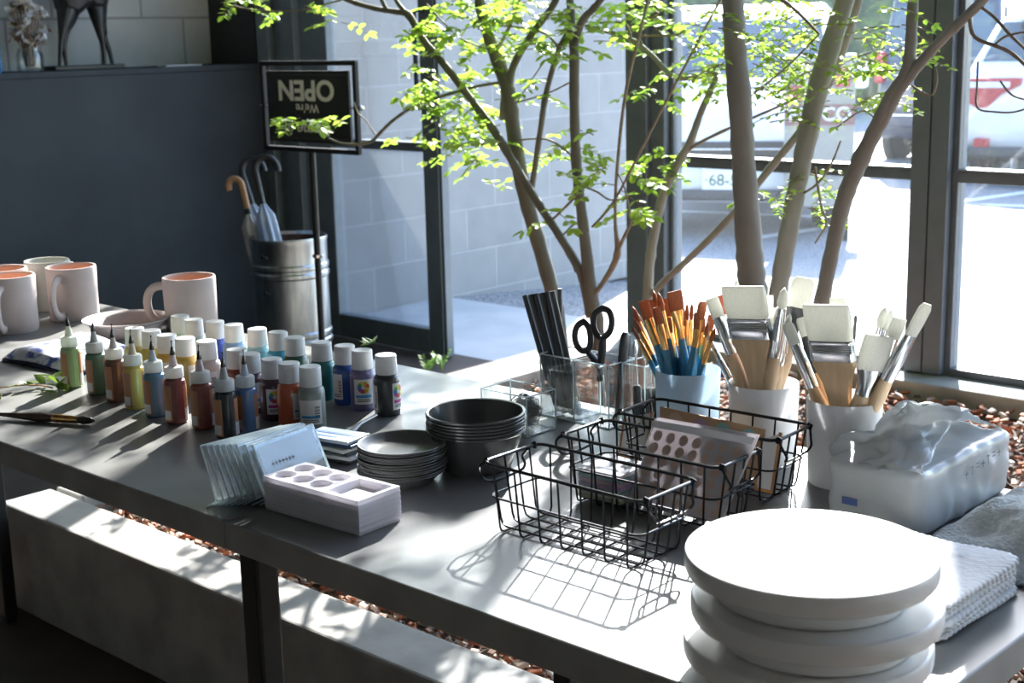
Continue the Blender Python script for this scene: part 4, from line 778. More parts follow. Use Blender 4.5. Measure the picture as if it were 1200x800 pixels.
for lb, (px, py), c, lab in (
  ('white-capped bottle of cream paint, front row leftmost', o4(466, 367), (.5, .42, .2), None), ('white-capped bottle of lemon yellow paint, front row second from left', o4(524, 375), (.5, .38, .06), None),
  ('white-capped bottle of orange-yellow paint, front row third from left', o4(578, 391), (.5, .3, .05), 'wheel'), ('white-capped bottle of ochre paint with white label', o4(641, 401), (.45, .3, .06), 'side'), ('white-capped bottle of pale beige paint with wide white label', o4(716, 412), (.5, .42, .38), 'text'),
  ('white-capped bottle of rust brown paint behind the black fine-tip bottle', o4(821, 441), (.2, .06, .035), 'bars'), ('white-capped bottle of maroon paint behind the cobalt fine-tip bottle', o4(866, 456), (.1, .03, .035), 'side'), ('white-capped bottle of dark plum paint with colour wheel label', o4(942, 474), (.07, .035, .055), 'wheelm'),
  ('white-capped bottle of orange-red paint', o4(1003, 488), (.5, .11, .045), 'side'), ('white-capped bottle of grey-green paint with large white label', o4(1075, 500), (.22, .26, .24), 'text'),
  ('white-capped bottle of pale mint paint, back row leftmost', o4(624, 324), (.5, .62, .48), None), ('white-capped bottle of pale green paint, back row second', o4(671, 337), (.45, .58, .5), None), ('white-capped bottle of ultramarine paint, back row third', o4(745, 344), (.06, .1, .4), None),
  ('white-capped bottle of periwinkle blue paint, back row fourth', o4(810, 355), (.22, .34, .55), None), ('white-capped bottle of pale aqua paint, back row fifth', o4(892, 369), (.3, .52, .55), None), ('white-capped bottle of bright cyan paint, back row sixth', o4(964, 381), (.08, .4, .55), None),
  ('white-capped bottle of dark forest green paint', o4(1022, 399), (.03, .09, .055), None), ('white-capped bottle of teal paint', o4(1115, 416), (.03, .2, .18), None), ('white-capped bottle of royal blue paint with barcode label', o3(833, 260), (.02, .08, .3), 'bars'),
  ('white-capped bottle of grey-violet paint with colour wheel label', o3(930, 286), (.14, .13, .25), 'wheel'), ('white-capped bottle of charcoal paint at the right end of the back row', o3(1065, 313), (.035, .04, .045), 'two')):
    capped(lb, px, py, c, lab)
# sprig lying on a cap
p = at(431, 405, T+.0785); root = thing('leaf_sprig', 'tiny green sprig resting on the white cap of the grey-violet bottle', 'sprig', p); bl = MB(); bs = MB()
bs.tube([(-.008, -.006, .0005), (0, 0, .002), (.008, .006, .006)], .0009, 5); bs.build('stem', 'leafdark', root)
for k in range(8): leaflet(bl, Vector((-.006+.0018*k, -.004+.0014*k, .001+.0007*k)), Vector((math.cos(2.4*k), math.sin(2.4*k), .5)), Vector((0, 0, 1)), .014, .005)
bl.build('leaves', flat('sprig_pale', (.4, .5, .25), .5, trans=.3), root)
# ------------------------------------------------------------------ dishes and bowls
def nest(name, cat, n, base_prof, h, step, p, mat, lab, group, jit):
    me = None; rnd = random.Random(4)
    for i in range(n):
        if me is None: b = MB(); b.lathe(base_prof, 56); o = b.build(name, mat); me = o.data
        else: o = bpy.data.objects.new(name, me); col.objects.link(o)
        dx = (rnd.uniform(-jit, jit), rnd.uniform(-jit, jit)) if i < n-1 else (0, 0)
        o.location = (p.x+dx[0], p.y+dx[1], T+.0002+step*i); tag(o, lab % ORD[n-1-i], cat, group)
h0 = .014; n_ = 12; st = .0027
p = at(470.5, 517, T+.044)
r = .0485; nest('small_dish', 'dish', n_, [(0, 0), (r*.7, 0), (r*.72, .0008), (r*.92, .0105), (r*.985, .0122), (r, .0132), (r*.99, .014), (r*.96, .0138), (r*.935, .0128), (r*.87, .0102), (r*.76, .0056), (r*.56, .0023), (0, .002)], h0, st, p, 'bowls', 'small grey dish, %s of the stack beside the white palettes', 'stack of small grey dishes', .0016)
p = at(557.5, 480, T+.066); r = .056; hb = .0465
nest('mixing_bowl', 'bowl', 6, [(0, 0), (r*.66, 0), (r*.70, .003), (r*.9, hb*.72), (r*.93, hb-.0042), (r*.985, hb-.0032), (r, hb-.0022), (r, hb-.0006), (r*.985, hb), (r*.94, hb-.0006), (r*.88, hb*.72), (r*.675, .0052), (0, .0042)], hb, .0037, p, 'bowl', 'dark grey bowl, %s of the stack behind the small dishes', 'stack of dark grey bowls', .0005)
# ------------------------------------------------------------------ foam palettes
def grid_top(W, D, wells, rect, z1, zw, zr, b, res=(70, 30)):
    nx, ny = res; vs = []
    for j in range(ny+1):
        for i in range(nx+1):
            x, y = W*(i/nx-.5), D*(j/ny-.5); z = z1
            for wx, wy, wr in wells:
                d = math.hypot(x-wx, y-wy)
                if d < wr: z = min(z, z1-(z1-zw)*min(1, (wr-d)/(.16*wr)))
            rx0, rx1, ry0, ry1 = rect; e = min(x-rx0, rx1-x, y-ry0, ry1-y)
            if e > 0: z = min(z, z1-(z1-zr)*min(1, e/.0025))
            vs.append((x, y, z))
    b.add(vs, [(j*(nx+1)+i, j*(nx+1)+i+1, (j+1)*(nx+1)+i+1, (j+1)*(nx+1)+i) for j in range(ny) for i in range(nx)])
    ring = [i for i in range(nx+1)]+[j*(nx+1)+nx for j in range(1, ny+1)]+[ny*(nx+1)+i for i in range(nx-1, -1, -1)]+[j*(nx+1) for j in range(ny-1, 0, -1)]
    return [vs[i] for i in ring]
pal = None; PW, PD = .139, .0585; c = Vector((-1.0765, .876)); pa = R(3.2); sh_ = .0055
for i in range(6):
    if pal is None:
        b = MB(); wl = [(-.054+.0262*k, s*.0128, .0118) for k in range(3) for s in (1, -1)]
        ring = grid_top(PW, PD, wl, (.018, .064, -.0235, .0235), .0085, .003, .0012, b, (168, 70)); k0 = len(b.v)
        b.add([(x, y, z) for x, y, z in ring]+[(x*.994, y*.99, .0048) for x, y, z in ring]+[(x*1.003, y*1.006, .0040) for x, y, z in ring]+[(x*.985, y*.965, -.0) for x, y, z in ring], [(m_*len(ring)+i2, m_*len(ring)+(i2+1) % len(ring), (m_+1)*len(ring)+(i2+1) % len(ring), (m_+1)*len(ring)+i2) for m_ in range(3) for i2 in range(len(ring))]+[tuple(range(4*len(ring)-1, 3*len(ring)-1, -1))])
        o = b.build('paint_palette', 'palette', auto=50); pal = o.data
    else: o = bpy.data.objects.new('paint_palette', pal); col.objects.link(o)
    o.location = (c.x+random.uniform(-.0004, .0004), c.y+random.uniform(-.0004, .0004), T+.0003+i*sh_); o.rotation_euler.z = pa
    tag(o, 'white six-well paint palette, %s of the stack at the table front edge' % ORD[5-i], 'palette', 'stack of white palettes')
# ------------------------------------------------------------------ acrylic leaning price stands
wst = .088
def stand(i, px0, py0, px1, py1, label, printed_):
    a = at(px0, py0, T+.0635); c_ = at(px1, py1, T+.0635); w_ = (c_-a); ang = math.atan2(w_.y, w_.x); ln = w_.length
    root = thing('acrylic_card_stand', label, 'card stand', ((a.x+c_.x)/2-.010, (a.y+c_.y)/2, T), ang, 'nested clear acrylic card stands'); k = .003
    # profile in (depth, z): tall face leaning back, foot bent under it
    dn = 1; pr = [(.0, .0655), (-.0235, .0130), (-.0235, .0108), (-.0055, .0014), (-.0065, .0003), (-.0260, .0100), (-.0262, .0132), (-.0024, .0652)]
    b = MB(); b.prism(pr, -ln/2, ln/2, xf=Matrix(((0, 0, 1, 0), (1, 0, 0, 0), (0, 1, 0, 0), (0, 0, 0, 1)))); sh = b.build('sheet', 'acrylicstand', root, smooth=False)
    b = MB()
    for s in (-1, 1): b.prism(pr, s*ln/2-.0006 if s > 0 else -ln/2-.0006, s*ln/2+.0006 if s > 0 else -ln/2+.0006, xf=Matrix(((0, 0, 1, 0), (1, 0, 0, 0), (0, 1, 0, 0), (0, 0, 0, 1))))
    b.tube([(-ln/2, -.0012, .0653), (ln/2, -.0012, .0653)], .0011, 6); b.tube([(-ln/2, -.0061, .001), (ln/2, -.0061, .001)], .0008, 6); b.tube([(-ln/2, -.0252, .0115), (ln/2, -.0252, .0115)], .0011, 6); b.build('polished_edge', 'acryedge', root, smooth=False)
    dy, dz = -.0238, -.052
    def on(u, v): return Vector((u*ln, -.0024+dy*v-.0005, .0652+dz*v+.0004))     # u across, v down the face
    if printed_: b = MB(); q = [on(-.46, .06), on(.46, .06), on(.46, .95), on(-.46, .95)]; b.add([tuple(x+Vector((0, .0011, -.0008))) for x in q], [(0, 1, 2, 3)]); b.build('card', flat('stand_card', (.46, .52, .54), .6, trans=.4), root, smooth=False)
    if printed_:
        b = MB()
        for r_ in range(7):
            u0 = -.34+.055*r_; b.add([tuple(on(u, v)) for u, v in ((u0, .42), (u0+.035, .43), (u0+.035, .46), (u0, .46))], [(0, 1, 2, 3)]); b.add([tuple(on(u, v)) for u, v in ((u0+.014, .39), (u0+.020, .39), (u0+.020, .5), (u0+.014, .5))], [(0, 1, 2, 3)])
        for v0 in (.62, .7, .78): b.add([tuple(on(u, v)) for u, v in ((-.34, v0), (.05, v0), (.05, v0+.018), (-.34, v0+.018))], [(0, 1, 2, 3)])
        b.build('printed_text', flat('grey_print', (.12, .14, .15)), root, smooth=False)
for i in range(9):
    t = i/8; px0 = 241+56*t*(1 if i < 8 else 1); px1 = 334+32*t
    py0 = 526-2*t; py1 = 503-5*t
    if i == 7: px0, px1, py0, py1 = 293, 362, 525, 500
    if i == 8: px0, px1, py0, py1 = 302, 372, 525, 500.5
    stand(i, px0, py0, px1, py1, ('clear acrylic card stand, %s of the nested row behind the palettes' % (NTH[8-i]+' from the right')) if i < 8 else 'clear acrylic card stand with printed card nearest the palettes', i == 8)
# small stack of cards
root = None; q0 = at(397, 527, T+.02); cards = [flat('card_black', (.02, .025, .03)), 'paper', flat('card_dark', (.05, .06, .07)), 'paper', flat('card_navy', (.02, .05, .12)), flat('card_ice', (.5, .58, .68), .3)]
cc = at(396, 535, T)
for i, mm in enumerate(cards):
    b = MB(); b.box(-.034, .034, -.021, .021, 0, .0042); o = b.build('card_box', mm, smooth=False, bevel=.001, loc=(cc.x+.002*math.sin(i*2), cc.y+.002*math.cos(i*3), T+.0003+i*.0046), rz=R(8+5*math.sin(i*1.7)))
    tag(o, ('flat small card pack, %s of the stack beside the grey dishes' % ORD[5-i]), 'card pack', 'stack of small card packs')
    if i == 5:
        b = MB(); b.box(-.03, .03, .0, .006, .0043, .0046); b.box(-.03, .01, -.012, -.008, .0043, .0046); b.build('blue_print', flat('card_blue', (.1, .2, .45)), o, smooth=False)
# ------------------------------------------------------------------ acrylic organisers
def acrylic_box(name, label, x0, x1, y0, y1, h, dividers=(), t_=.0022):
    root = thing(name, label, 'organizer', ((x0+x1)/2, (y0+y1)/2, T)); W, D = x1-x0, y1-y0
    def wall(a, b_, c, d, nm, z0=.002, z1=h):
        b = MB(); b.box(a, b_, c, d, z0, z1); b.build(nm, 'acrylic', root, smooth=False)
    wall(-W/2, W/2, -D/2, D/2, 'bottom', 0, .002)
    wall(-W/2, W/2, -D/2, -D/2+t_, 'front_panel'); wall(-W/2, W/2, D/2-t_, D/2, 'back_panel')
    wall(-W/2, -W/2+t_, -D/2+t_, D/2-t_, 'side_panel'); wall(W/2-t_, W/2, -D/2+t_, D/2-t_, 'side_panel')
    for dx in dividers: wall(dx-t_/2, dx+t_/2, -D/2+t_, D/2-t_, 'divider')
    b = MB(); e = .0009
    for x in [-W/2, W/2]+list(dividers):
        for y in (-D/2, D/2): b.tube([(x, y, .001), (x, y, h)], e, 6)
        b.tube([(x, -D/2, h), (x, D/2, h)], e, 6); b.tube([(x, -D/2, .001), (x, D/2, .001)], e, 6)
    for y in (-D/2, D/2): b.tube([(-W/2, y, h), (W/2, y, h)], e, 6); b.tube([(-W/2, y, .001), (W/2, y, .001)], e*1.4, 6)
    b.build('polished_edges', 'acryedge', root); return root
P0, P1, P2, P3 = at(634, 414, T+.08), at(672, 421, T+.08), at(711.6, 429, T+.08), at(735, 421, T+.08)
OY = (P0.y+P1.y+P2.y)/3; O1 = min(OY+.052, 1.372)
acrylic_box('acrylic_organizer', 'tall clear acrylic organizer holding black sticks and scissors', P0.x, P2.x, OY, O1, .08, (P1.x-(P0.x+P2.x)/2,))
x2 = P2.x+.004; acrylic_box('acrylic_organizer', 'clear acrylic organizer holding slim steel tools beside the blue brushes', x2, x2+.068, OY+.022, 1.374, .08, (.0,))
F = at(617.7, 513, T); S2 = at(651.7, 502, T)
acrylic_box('acrylic_box', 'small open clear acrylic box with black wire tangle behind the bowls', F.x-.075, F.x, F.y, min(S2.y, OY-.006), .05)
rnd = random.Random(8); b = MB(); cx_, cy_, cr = F.x-.026, (F.y+min(S2.y, OY-.006))/2, .0235
for k in range(34):
    pts = []; v = Vector((rnd.gauss(0, 1), rnd.gauss(0, 1), rnd.gauss(0, 1))).normalized(); a1 = Vector((rnd.gauss(0, 1), rnd.gauss(0, 1), rnd.gauss(0, 1))).normalized(); u_ = v.cross(a1).normalized(); rr = rnd.uniform(.35, 1)
    w_ = v.cross(u_)
    for j in range(22):
        t = j*.42; q = (u_*math.cos(t)+w_*math.sin(t))*rr*(1+.12*math.sin(2.7*t))+v*(.5*math.sin(t*.6+k)); q = q.normalized()*min(q.length, 1)
        pts.append((q.x*cr, q.y*min(cr, .018), q.z*.0215+.0238))
    b.tube(pts, .00075, 4)
tag(b.build('wire_tangle', 'black', loc=(cx_, cy_, T)), 'tangled ball of thin black wire in the small acrylic box', 'wire', None)
# black sticks
xl = (P0.x+P1.x)/2; n = 6
for i in range(n):
    t = i/(n-1); tp = aty(615.5+32*t, 347-5*t, OY+.018-.004*(i % 2)); bt = Vector((P1.x-.040+.0066*i, OY+.016+.004*(i % 2), T+.004)); v = tp-bt
    b = MB(); b.tube([(0, 0, 0), tuple(v)], .0040, 10); b.lathe([(.0022, 0), (.0040, 0), (.0040, .002), (.0022, .002)], 8, xf=aim(v*.995, v))
    tag(b.build('black_stick', 'darkgrey', loc=bt), 'long black stick, %s from the left in the leaning bundle in the organizer' % NTH[i], 'stick', 'bundle of black sticks')
tp = aty(656, 338, O1-.010); bt = Vector((tp.x+.001, O1-.010, T+.004)); v = tp-bt; b = MB(); b.tube([(0, 0, 0), tuple(v)], .0028, 8)
tag(b.build('black_stick', 'darkgrey', loc=bt), 'single black stick standing upright behind the leaning bundle', 'stick')
# scissors
SYc = OY+.026; piv = aty(702, 428, SYc); tip = Vector((aty(706, 480, SYc).x, SYc+.004, T+.005)); root = thing('scissors', 'black-handled scissors standing in the acrylic organizer', 'scissors', tip)
def rel(px, py, dy=0): return aty(px, py, SYc+dy)-tip
for pts, dy in (([(684, 376.5), (676.5, 382), (673.5, 393), (676.5, 405), (683, 411), (690, 408), (692, 398), (690, 384)], -.001), ([(706, 361), (697.5, 367), (695.5, 380), (699, 391), (705.5, 395.5), (714, 389), (717, 377), (714, 365)], .003)):
    b = MB(); q = [(*rel(x, y, dy), .0028) for x, y in pts]; q2 = smooth_path(q+[q[0]], 4)[:-1]; b.tube([v[:3] for v in q2], .0034, 8, closed=True, flat=1.25); b.build('handle_loop', 'black', root)
b = MB(); b.tube([tuple(rel(686, 408)), tuple(rel(696, 420)), tuple(rel(703, 432)), tuple(rel(706, 446))], [.0046, .0058, .0052, .004], 8, flat=.7); b.build('handle_arm', 'black', root)
b = MB(); b.tube([tuple(rel(707, 393, .003)), tuple(rel(706, 408, .003)), tuple(rel(704, 425, .003)), tuple(rel(702, 446, .003))], [.0046, .0062, .0055, .004], 8, flat=.7); b.build('handle_arm', 'black', root)
for x, dy in ((706, -.001), (704, .0025)):
    a_ = rel(x, 438, dy); b = MB(); b.tube([tuple(a_), tuple(a_*.5+Vector((.002, dy, 0))), (.0, dy, .0)], [.0055, .0045, .0008], 8, flat=.25); b.build('blade', 'chrome', root)
q = rel(702, 430, -.005); b = MB(); b.tube([tuple(q), tuple(q+Vector((0, .011, 0)))], .002, 10); b.build('pivot_screw', 'chrome', root)
# craft spatula handle
bt = Vector((P2.x-.012, OY+.03, T+.004)); tp = aty(733, 389, OY+.034); v = tp-bt; root = thing('craft_knife', 'black and grey rounded craft knife handle beside the scissors', 'craft knife', bt); ln = v.length
mx = aim((0, 0, 0), v); b = MB(); rings = [(.006, .003, 0), (.007, .004, ln*.4), (.0095, .005, ln*.6), (.0105, .0055, ln*.86), (.008, .005, ln*.965), (.0035, .003, ln)]; n = 14
vs = [(a_*math.cos(2*math.pi*k/n), c_*math.sin(2*math.pi*k/n), z) for a_, c_, z in rings for k in range(n)]
b.add(vs, [(i*n+k, i*n+(k+1) % n, (i+1)*n+(k+1) % n, (i+1)*n+k) for i in range(len(rings)-1) for k in range(n)]+[tuple(range(n-1, -1, -1)), tuple(range((len(rings)-1)*n, len(rings)*n))], 0, mx); b.build('handle', 'black', root)
b = MB(); b.add([(a_*.45, -c_-.0006, z) for a_, c_, z in rings[2:5]]+[(a_*.85, -c_*.7-.0006, z) for a_, c_, z in rings[2:5]], [(0, 3, 4, 1), (1, 4, 5, 2)], 0, mx); b.build('grip_inset', flat('grip_grey', (.3, .31, .32)), root, solid=.0008)
for i, (px, py) in enumerate(((741, 398), (749, 402), (757, 399), (764, 404))):
    bt = Vector((x2+.010+.0155*i, OY+.040, T+.004)); tp = aty(px, py, OY+.04); tp.x = bt.x+(tp.x-bt.x)*.5; v = tp-bt; ln = v.length; mx = aim((0, 0, 0), v); root = thing('modelling_tool', 'slim steel modelling tool with black lower grip, %s from left in the right organizer' % NTH[i], 'tool', bt, 0, 'steel modelling tools')
    b = MB(); b.lathe([(0, 0), (.0052, 0), (.0058, .004), (.0055, ln*.42), (.0035, ln*.45), (0, ln*.45)], 12, xf=mx); b.build('grip', 'black', root)
    b = MB(); b.lathe([(0, ln*.44), (.0022, ln*.44), (.0018, ln*.8), (.0038, ln*.86), (.004, ln*.93), (.0015, ln), (0, ln)], 10, xf=mx @ Matrix.Diagonal((1, .6, 1, 1))); b.build('shank', 'chrome', root)
# ------------------------------------------------------------------ cups with brushes
HC = .092
def cup(label, px, py, r, mat):
    p = at(px, py, T+HC); p.z = T; b = MB(); b.lathe([(0, 0), (r*.9, 0), (r*.93, .003), (r, HC-.001), (r-.0006, HC), (r-.0018, HC-.001), (r*.93-.0018, .005), (0, .004)], 48)
    root = thing('brush_cup', label, 'cup', p); b.build('body', mat, root); return p
C1 = cup('bluish white plastic cup holding blue paintbrushes', 806, 431.5, .0378, 'cupblue')
C2 = cup('white plastic cup in the middle holding wide and slim white brushes', 895, 447, .0388, 'cup')
C3 = cup('white plastic cup on the right holding white brushes, nearest the tissue pack', 990, 465.5, .0396, 'cup')
def inside(c, tp, rr=.024, fan=.08):
    v = Vector((tp.x-c.x, tp.y-c.y, 0)); q = -v*fan
    if q.length > rr: q = q.normalized()*rr
    return Vector((c.x+q.x, c.y+q.y, T+.006))
BL = [(740, 381, 'round', .0022), (741, 358, 'round', .0030), (742, 371, 'round', .0024), (753.5, 352, 'flat', .0062), (760, 352, 'filbert', .0058), (765.5, 339, 'round', .0030), (771.5, 342, 'round', .0036), (779, 350, 'filbert', .0050), (786, 356, 'flat', .0055), (790, 341, 'flat', .0085), (805, 354, 'round', .0022), (811, 354, 'round', .0024), (824, 353, 'filbert', .0048), (825.5, 370, 'round', .0018), (834.5, 369, 'flat', .0042), (838.5, 383, 'round', .0026), (747, 366, 'round', .0026), (755, 364, 'round', .003), (769, 360, 'flat', .0045), (783, 372, 'filbert', .004), (794, 358, 'round', .003), (817, 366, 'filbert', .0036), (830, 376, 'round', .0024), (762, 372, 'flat', .005), (798, 362, 'flat', .0048)]
BL.sort(); rnd = random.Random(21)
for i, (px, py, sh, hw_) in enumerate(BL):
    tp = aty(px, py, C1.y + (-.012, .008, .0, .018, -.018)[i % 5]); bt = inside(C1, tp); bt.x += rnd.uniform(-.007, .007); bt.y += rnd.uniform(-.009, .009); v = tp-bt
    kind = {'round': 'pointed', 'flat': 'flat', 'filbert': 'rounded'}[sh]
    paintbrush('paintbrush', 'blue-handled paintbrush with %s brown bristles, %s from left in its cup' % (kind, NTH[i]), bt, v, v.length, .70, .175, .0031 if hw_ < .004 else .0041, ('bluewood', 'gold', 'brownhair'), sh, 'blue-handled paintbrushes', up=rot('Z', rnd.uniform(-.5, .5)) @ _h, hair=max(.0022, hw_))
def hake(label, tl, trr, cupc, dy, hairpx, ferpx, hpx):
    """wide flat brush: tl, trr = pixel ends of its bristle edge"""
    Yb = cupc.y+dy; A, B_ = aty(*tl, Yb), aty(*trr, Yb); top = (A+B_)/2; bt = Vector((cupc.x+(.004), cupc.y-dy*.5, T+.006)); ax_ = (top-bt); ln = ax_.length; d = ax_.normalized(); x = (B_-A); wd = x.length/2; x = (x-d*x.dot(d)).normalized(); y = d.cross(x)
    mx = Matrix((x, y, d)).transposed().to_4x4(); root = thing('wide_brush', label, 'paintbrush', bt, 0, 'wide white hake brushes'); s = pxm(top); zb = ln-hairpx*s; zf = zb-ferpx*s
    b = MB(); n = 20; vs = []; rows = [(wd*.93, .005, zb-.002), (wd*1.0, .0055, zb+.3*(ln-zb)), (wd*1.02, .0042, zb+.8*(ln-zb)), (wd*1.01, .0025, ln-.0008), (wd*.99, .0012, ln)]
    se = lambda a: (math.copysign(abs(math.cos(a))**.25, math.cos(a)), math.copysign(abs(math.sin(a))**.35, math.sin(a)))
    for a_, c_, z in rows: vs += [(a_*se(2*math.pi*k/n)[0], c_*se(2*math.pi*k/n)[1], z) for k in range(n)]
    f = [(i*n+k, i*n+(k+1) % n, (i+1)*n+(k+1) % n, (i+1)*n+k) for i in range(4) for k in range(n)]
    b.add(vs, f+[tuple(range(4*n, 5*n)), tuple(range(n-1, -1, -1))], 0, mx); b.build('bristles', 'whitehair', root)
    b = MB(); vs = []; prof = [(.0, zf)]; k_ = 0; H = zb-zf; zz = [0, .02, .42, .46, .50, .55, .60, .65, .70, .75, .80, .86, .97, 1.0]; oo = [0, 1, 1, .4, 1.2, .4, 1.2, .4, 1.2, .4, 1.2, .5, 1, 0]
    for t, o_ in zip(zz, oo): vs += [((wd*.955+.0005*o_)*se(2*math.pi*k/n)[0], (.0056+.0006*o_)*se(2*math.pi*k/n)[1], zf+H*t) for k in range(n)]
    b.add(vs, [(i*n+k, i*n+(k+1) % n, (i+1)*n+(k+1) % n, (i+1)*n+k) for i in range(len(zz)-1) for k in range(n)], 0, mx); b.build('ferrule', 'chrome', root)
    hz = zf-hpx*s; poly = [(-wd*.94, zf+.004), (-wd*.93, zf-.005), (-wd*.80, zf-.013), (-wd*.62, zf-.024), (-wd*.50, zf-.040), (-wd*.42, zf-.06), (-wd*.38, 0)]; poly = poly+[(-a_, c_) for a_, c_ in reversed(poly)]
    b = MB(); b.prism(poly, -.004, .004, xf=mx @ Matrix(((1, 0, 0, 0), (0, 0, 1, 0), (0, 1, 0, 0), (0, 0, 0, 1)))); b.build('handle', 'wood', root, bevel=.0015, smooth=False)
hake('wide flat brush with white bristles in the middle cup', (847, 338), (894, 332), C2, -.022, 39, 26, 50)
hake('wide flat brush with white bristles in the right cup', (942, 359.5), (993, 354), C3, -.022, 44, 26, 50)
WB = ('wood', 'chrome', 'whitehair'); WD = ('wood', 'darkgrey', 'whitehair')
def wb(label, c, px, py, dy, sh, hw_, rad=.0048, hl=.62, fl=.22, mats=WB, hair_share=None):
    tp = aty(px, py, c.y+dy); bt = inside(c, tp, .022, .1); v = tp-bt
    paintbrush('paintbrush', label, bt, v, v.length, min(.66, hl+.09), fl, rad*1.35, mats, sh, 'slim white-bristled paintbrushes', hair=hw_*1.35, up=_h)
wb('white flat brush leaning out left of the wide brush in the middle cup', C2, 834, 349, -.012, 'flat', .0052)
wb('red-tipped brush half hidden behind the middle cup wide brush', C2, 844, 346, .012, 'filbert', .004, mats=('wood', 'chrome', 'redhair'))
wb('thin steel-ferruled brush leaning far left in the middle cup', C2, 829, 392, -.004, 'round', .0022, .003, .5, .35)
wb('slim grey-tipped brush peeking above the middle cup wide brush', C2, 862, 325, .02, 'round', .0022, .003, mats=('wood', 'darkgrey', 'whitehair'))
wb('white brush hidden behind the right shoulder of the middle wide brush', C2, 899, 346, .015, 'flat', .005)
wb('short white filbert brush right of the middle wide brush', C2, 906, 361, .006, 'filbert', .0038)
wb('narrow pointed white brush, second right of the middle wide brush', C2, 913, 357, -.006, 'round', .0030)
wb('tallest pointed white brush with long steel ferrule in the middle cup', C2, 919.5, 336, -.01, 'round', .0042, .005, .52, .27)
wb('slim white brush right beside the tallest pointed one', C2, 926, 366, .004, 'round', .0028)
wb('broad rounded white mop brush standing behind between the two cups', C2, 943, 325, .022, 'filbert', .0088, .006, .58, .18, mats=WD)
wb('white filbert brush leaning out left of the right cup', C3, 922, 378, -.014, 'filbert', .0044, .0048, .5, .27)
wb('grey-ferruled brush behind the left edge of the right wide brush', C3, 938, 372, .012, 'filbert', .004, mats=WD)
wb('flat white brush peeking above the right wide brush', C3, 981, 349, .018, 'flat', .0058)
wb('very thin dark liner brush right of the right wide brush', C3, 1003, 368, .012, 'round', .0014, .002, .5, .36, mats=('wood', 'darkgrey', 'darkgrey'))
wb('broad flat white brush leaning right in the right cup', C3, 1031, 393, -.02, 'flat', .0108, .0062, .52, .16)
wb('pointed white brush behind the broad leaning one, left of a pair', C3, 1038, 358, .010, 'round', .0036, .0046)
wb('pointed white brush, right of the pair behind the broad leaning one', C3, 1045, 361, .018, 'round', .0036, .0046)
wb('flat white brush leaning right between the pair and the longest one', C3, 1055, 373, .002, 'flat', .0052, .005)
wb('longest white brush leaning far right out of the right cup', C3, 1087, 356, -.006, 'filbert', .0044, .0056, .5, .24)
# ------------------------------------------------------------------ wire baskets
def basket(label, c, rz, W, D, h=.07):
    root = thing('wire_basket', label, 'basket', (c[0], c[1], T), rz, 'black wire baskets'); k = .9; rw = .0011; zb = .0016
    def rect(w_, d_, z, cr, n=5):
        pts = []
        for sx, sy, a0 in ((1, 1, 0), (-1, 1, 90), (-1, -1, 180), (1, -1, 270)):
            for i in range(n+1):
                a = R(a0+90*i/n); pts.append((sx*(w_/2-cr)+cr*math.cos(a), sy*(d_/2-cr)+cr*math.sin(a), z))
        return pts
    b = MB(); b.tube(rect(W, D, h, .012), .0018, 8, closed=True); b.build('rim', 'wire', root)
    b = MB(); kb = .91
    b.tube(rect(W*.955, D*.93, h*.52, .012), rw, 6, closed=True)
    for x in [W*(-.42+.14*i) for i in range(7)]:
        y1, y0, r_ = D/2, D/2*kb, .006; xx = x*.955
        b.tube([(x, -y1, h), (xx, -y0, r_+zb), (xx, -y0+r_*.3, zb+r_*.3), (xx, -y0+r_, zb), (xx, y0-r_, zb), (xx, y0-r_*.3, zb+r_*.3), (xx, y0, r_+zb), (x, y1, h)], rw, 6)
    for y in [D*(-.33+.22*i) for i in range(4)]:
        x1, x0, r_ = W/2, W/2*kb, .008; yy = y*.93
        b.tube([(-x1, y, h), (-x0, yy, r_+zb+.002), (-x0+r_*.3, yy, zb+.002+r_*.3), (-x0+r_, yy, zb+.0022), (x0-r_, yy, zb+.0022), (x0-r_*.3, yy, zb+.002+r_*.3), (x0, yy, r_+zb+.002), (x1, y, h)], rw, 6)
    b.build('wire_grid', 'wire', root)
    for s in (-1, 1):
        b = MB(); X = s*W/2; pts = [(X, -D*.42, h), (X+s*.006, -D*.47, h-.006), (X+s*.009, -D*.40, h-.017), (X+s*.004, -D*.30, h-.024), (X+s*.004, D*.20, h-.024), (X+s*.006, D*.33, h-.019), (X+s*.007, D*.30, h-.010), (X+s*.001, D*.42, h)]
        q = smooth_path([(*p_, .001) for p_ in pts], 3); b.tube([v[:3] for v in q], .0014, 6)
        for y in (-D*.42, D*.42): b.tube([(X-s*.003, y-.001, h), (X-s*.001, y, h+.0028), (X+s*.0028, y+.001, h+.001), (X+s*.002, y, h-.0028), (X-s*.002, y, h-.0026), (X-s*.003, y-.001, h)], .0013, 6)
        b.build('bail_handle', 'wire', root)
    return root
BA, BB, BC = (-.827, .981), (-.831, 1.098), (-.84, 1.205)
basket('black wire basket nearest the viewer, empty, left of the turntables', BA, R(.4), .194, .0835)
basket('black wire basket in the middle of three holding a dotted bag', BB, R(2.5), .191, .0778)
basket('black wire basket farthest back holding cards, before the brush cups', BC, R(3.2), .194, .076)
def sheet(root, name, pts, mat, th=.0008):
    p = [Vector(q) for q in pts]; nn = (p[1]-p[0]).cross(p[3]-p[0]).normalized()*th; b = MB(); b.add([q-nn for q in p]+[q+nn for q in p], [(3, 2, 1, 0), (4, 5, 6, 7), (0, 1, 5, 4), (1, 2, 6, 5), (2, 3, 7, 6), (3, 0, 4, 7)]); return b.build(name, mat, root, smooth=False)
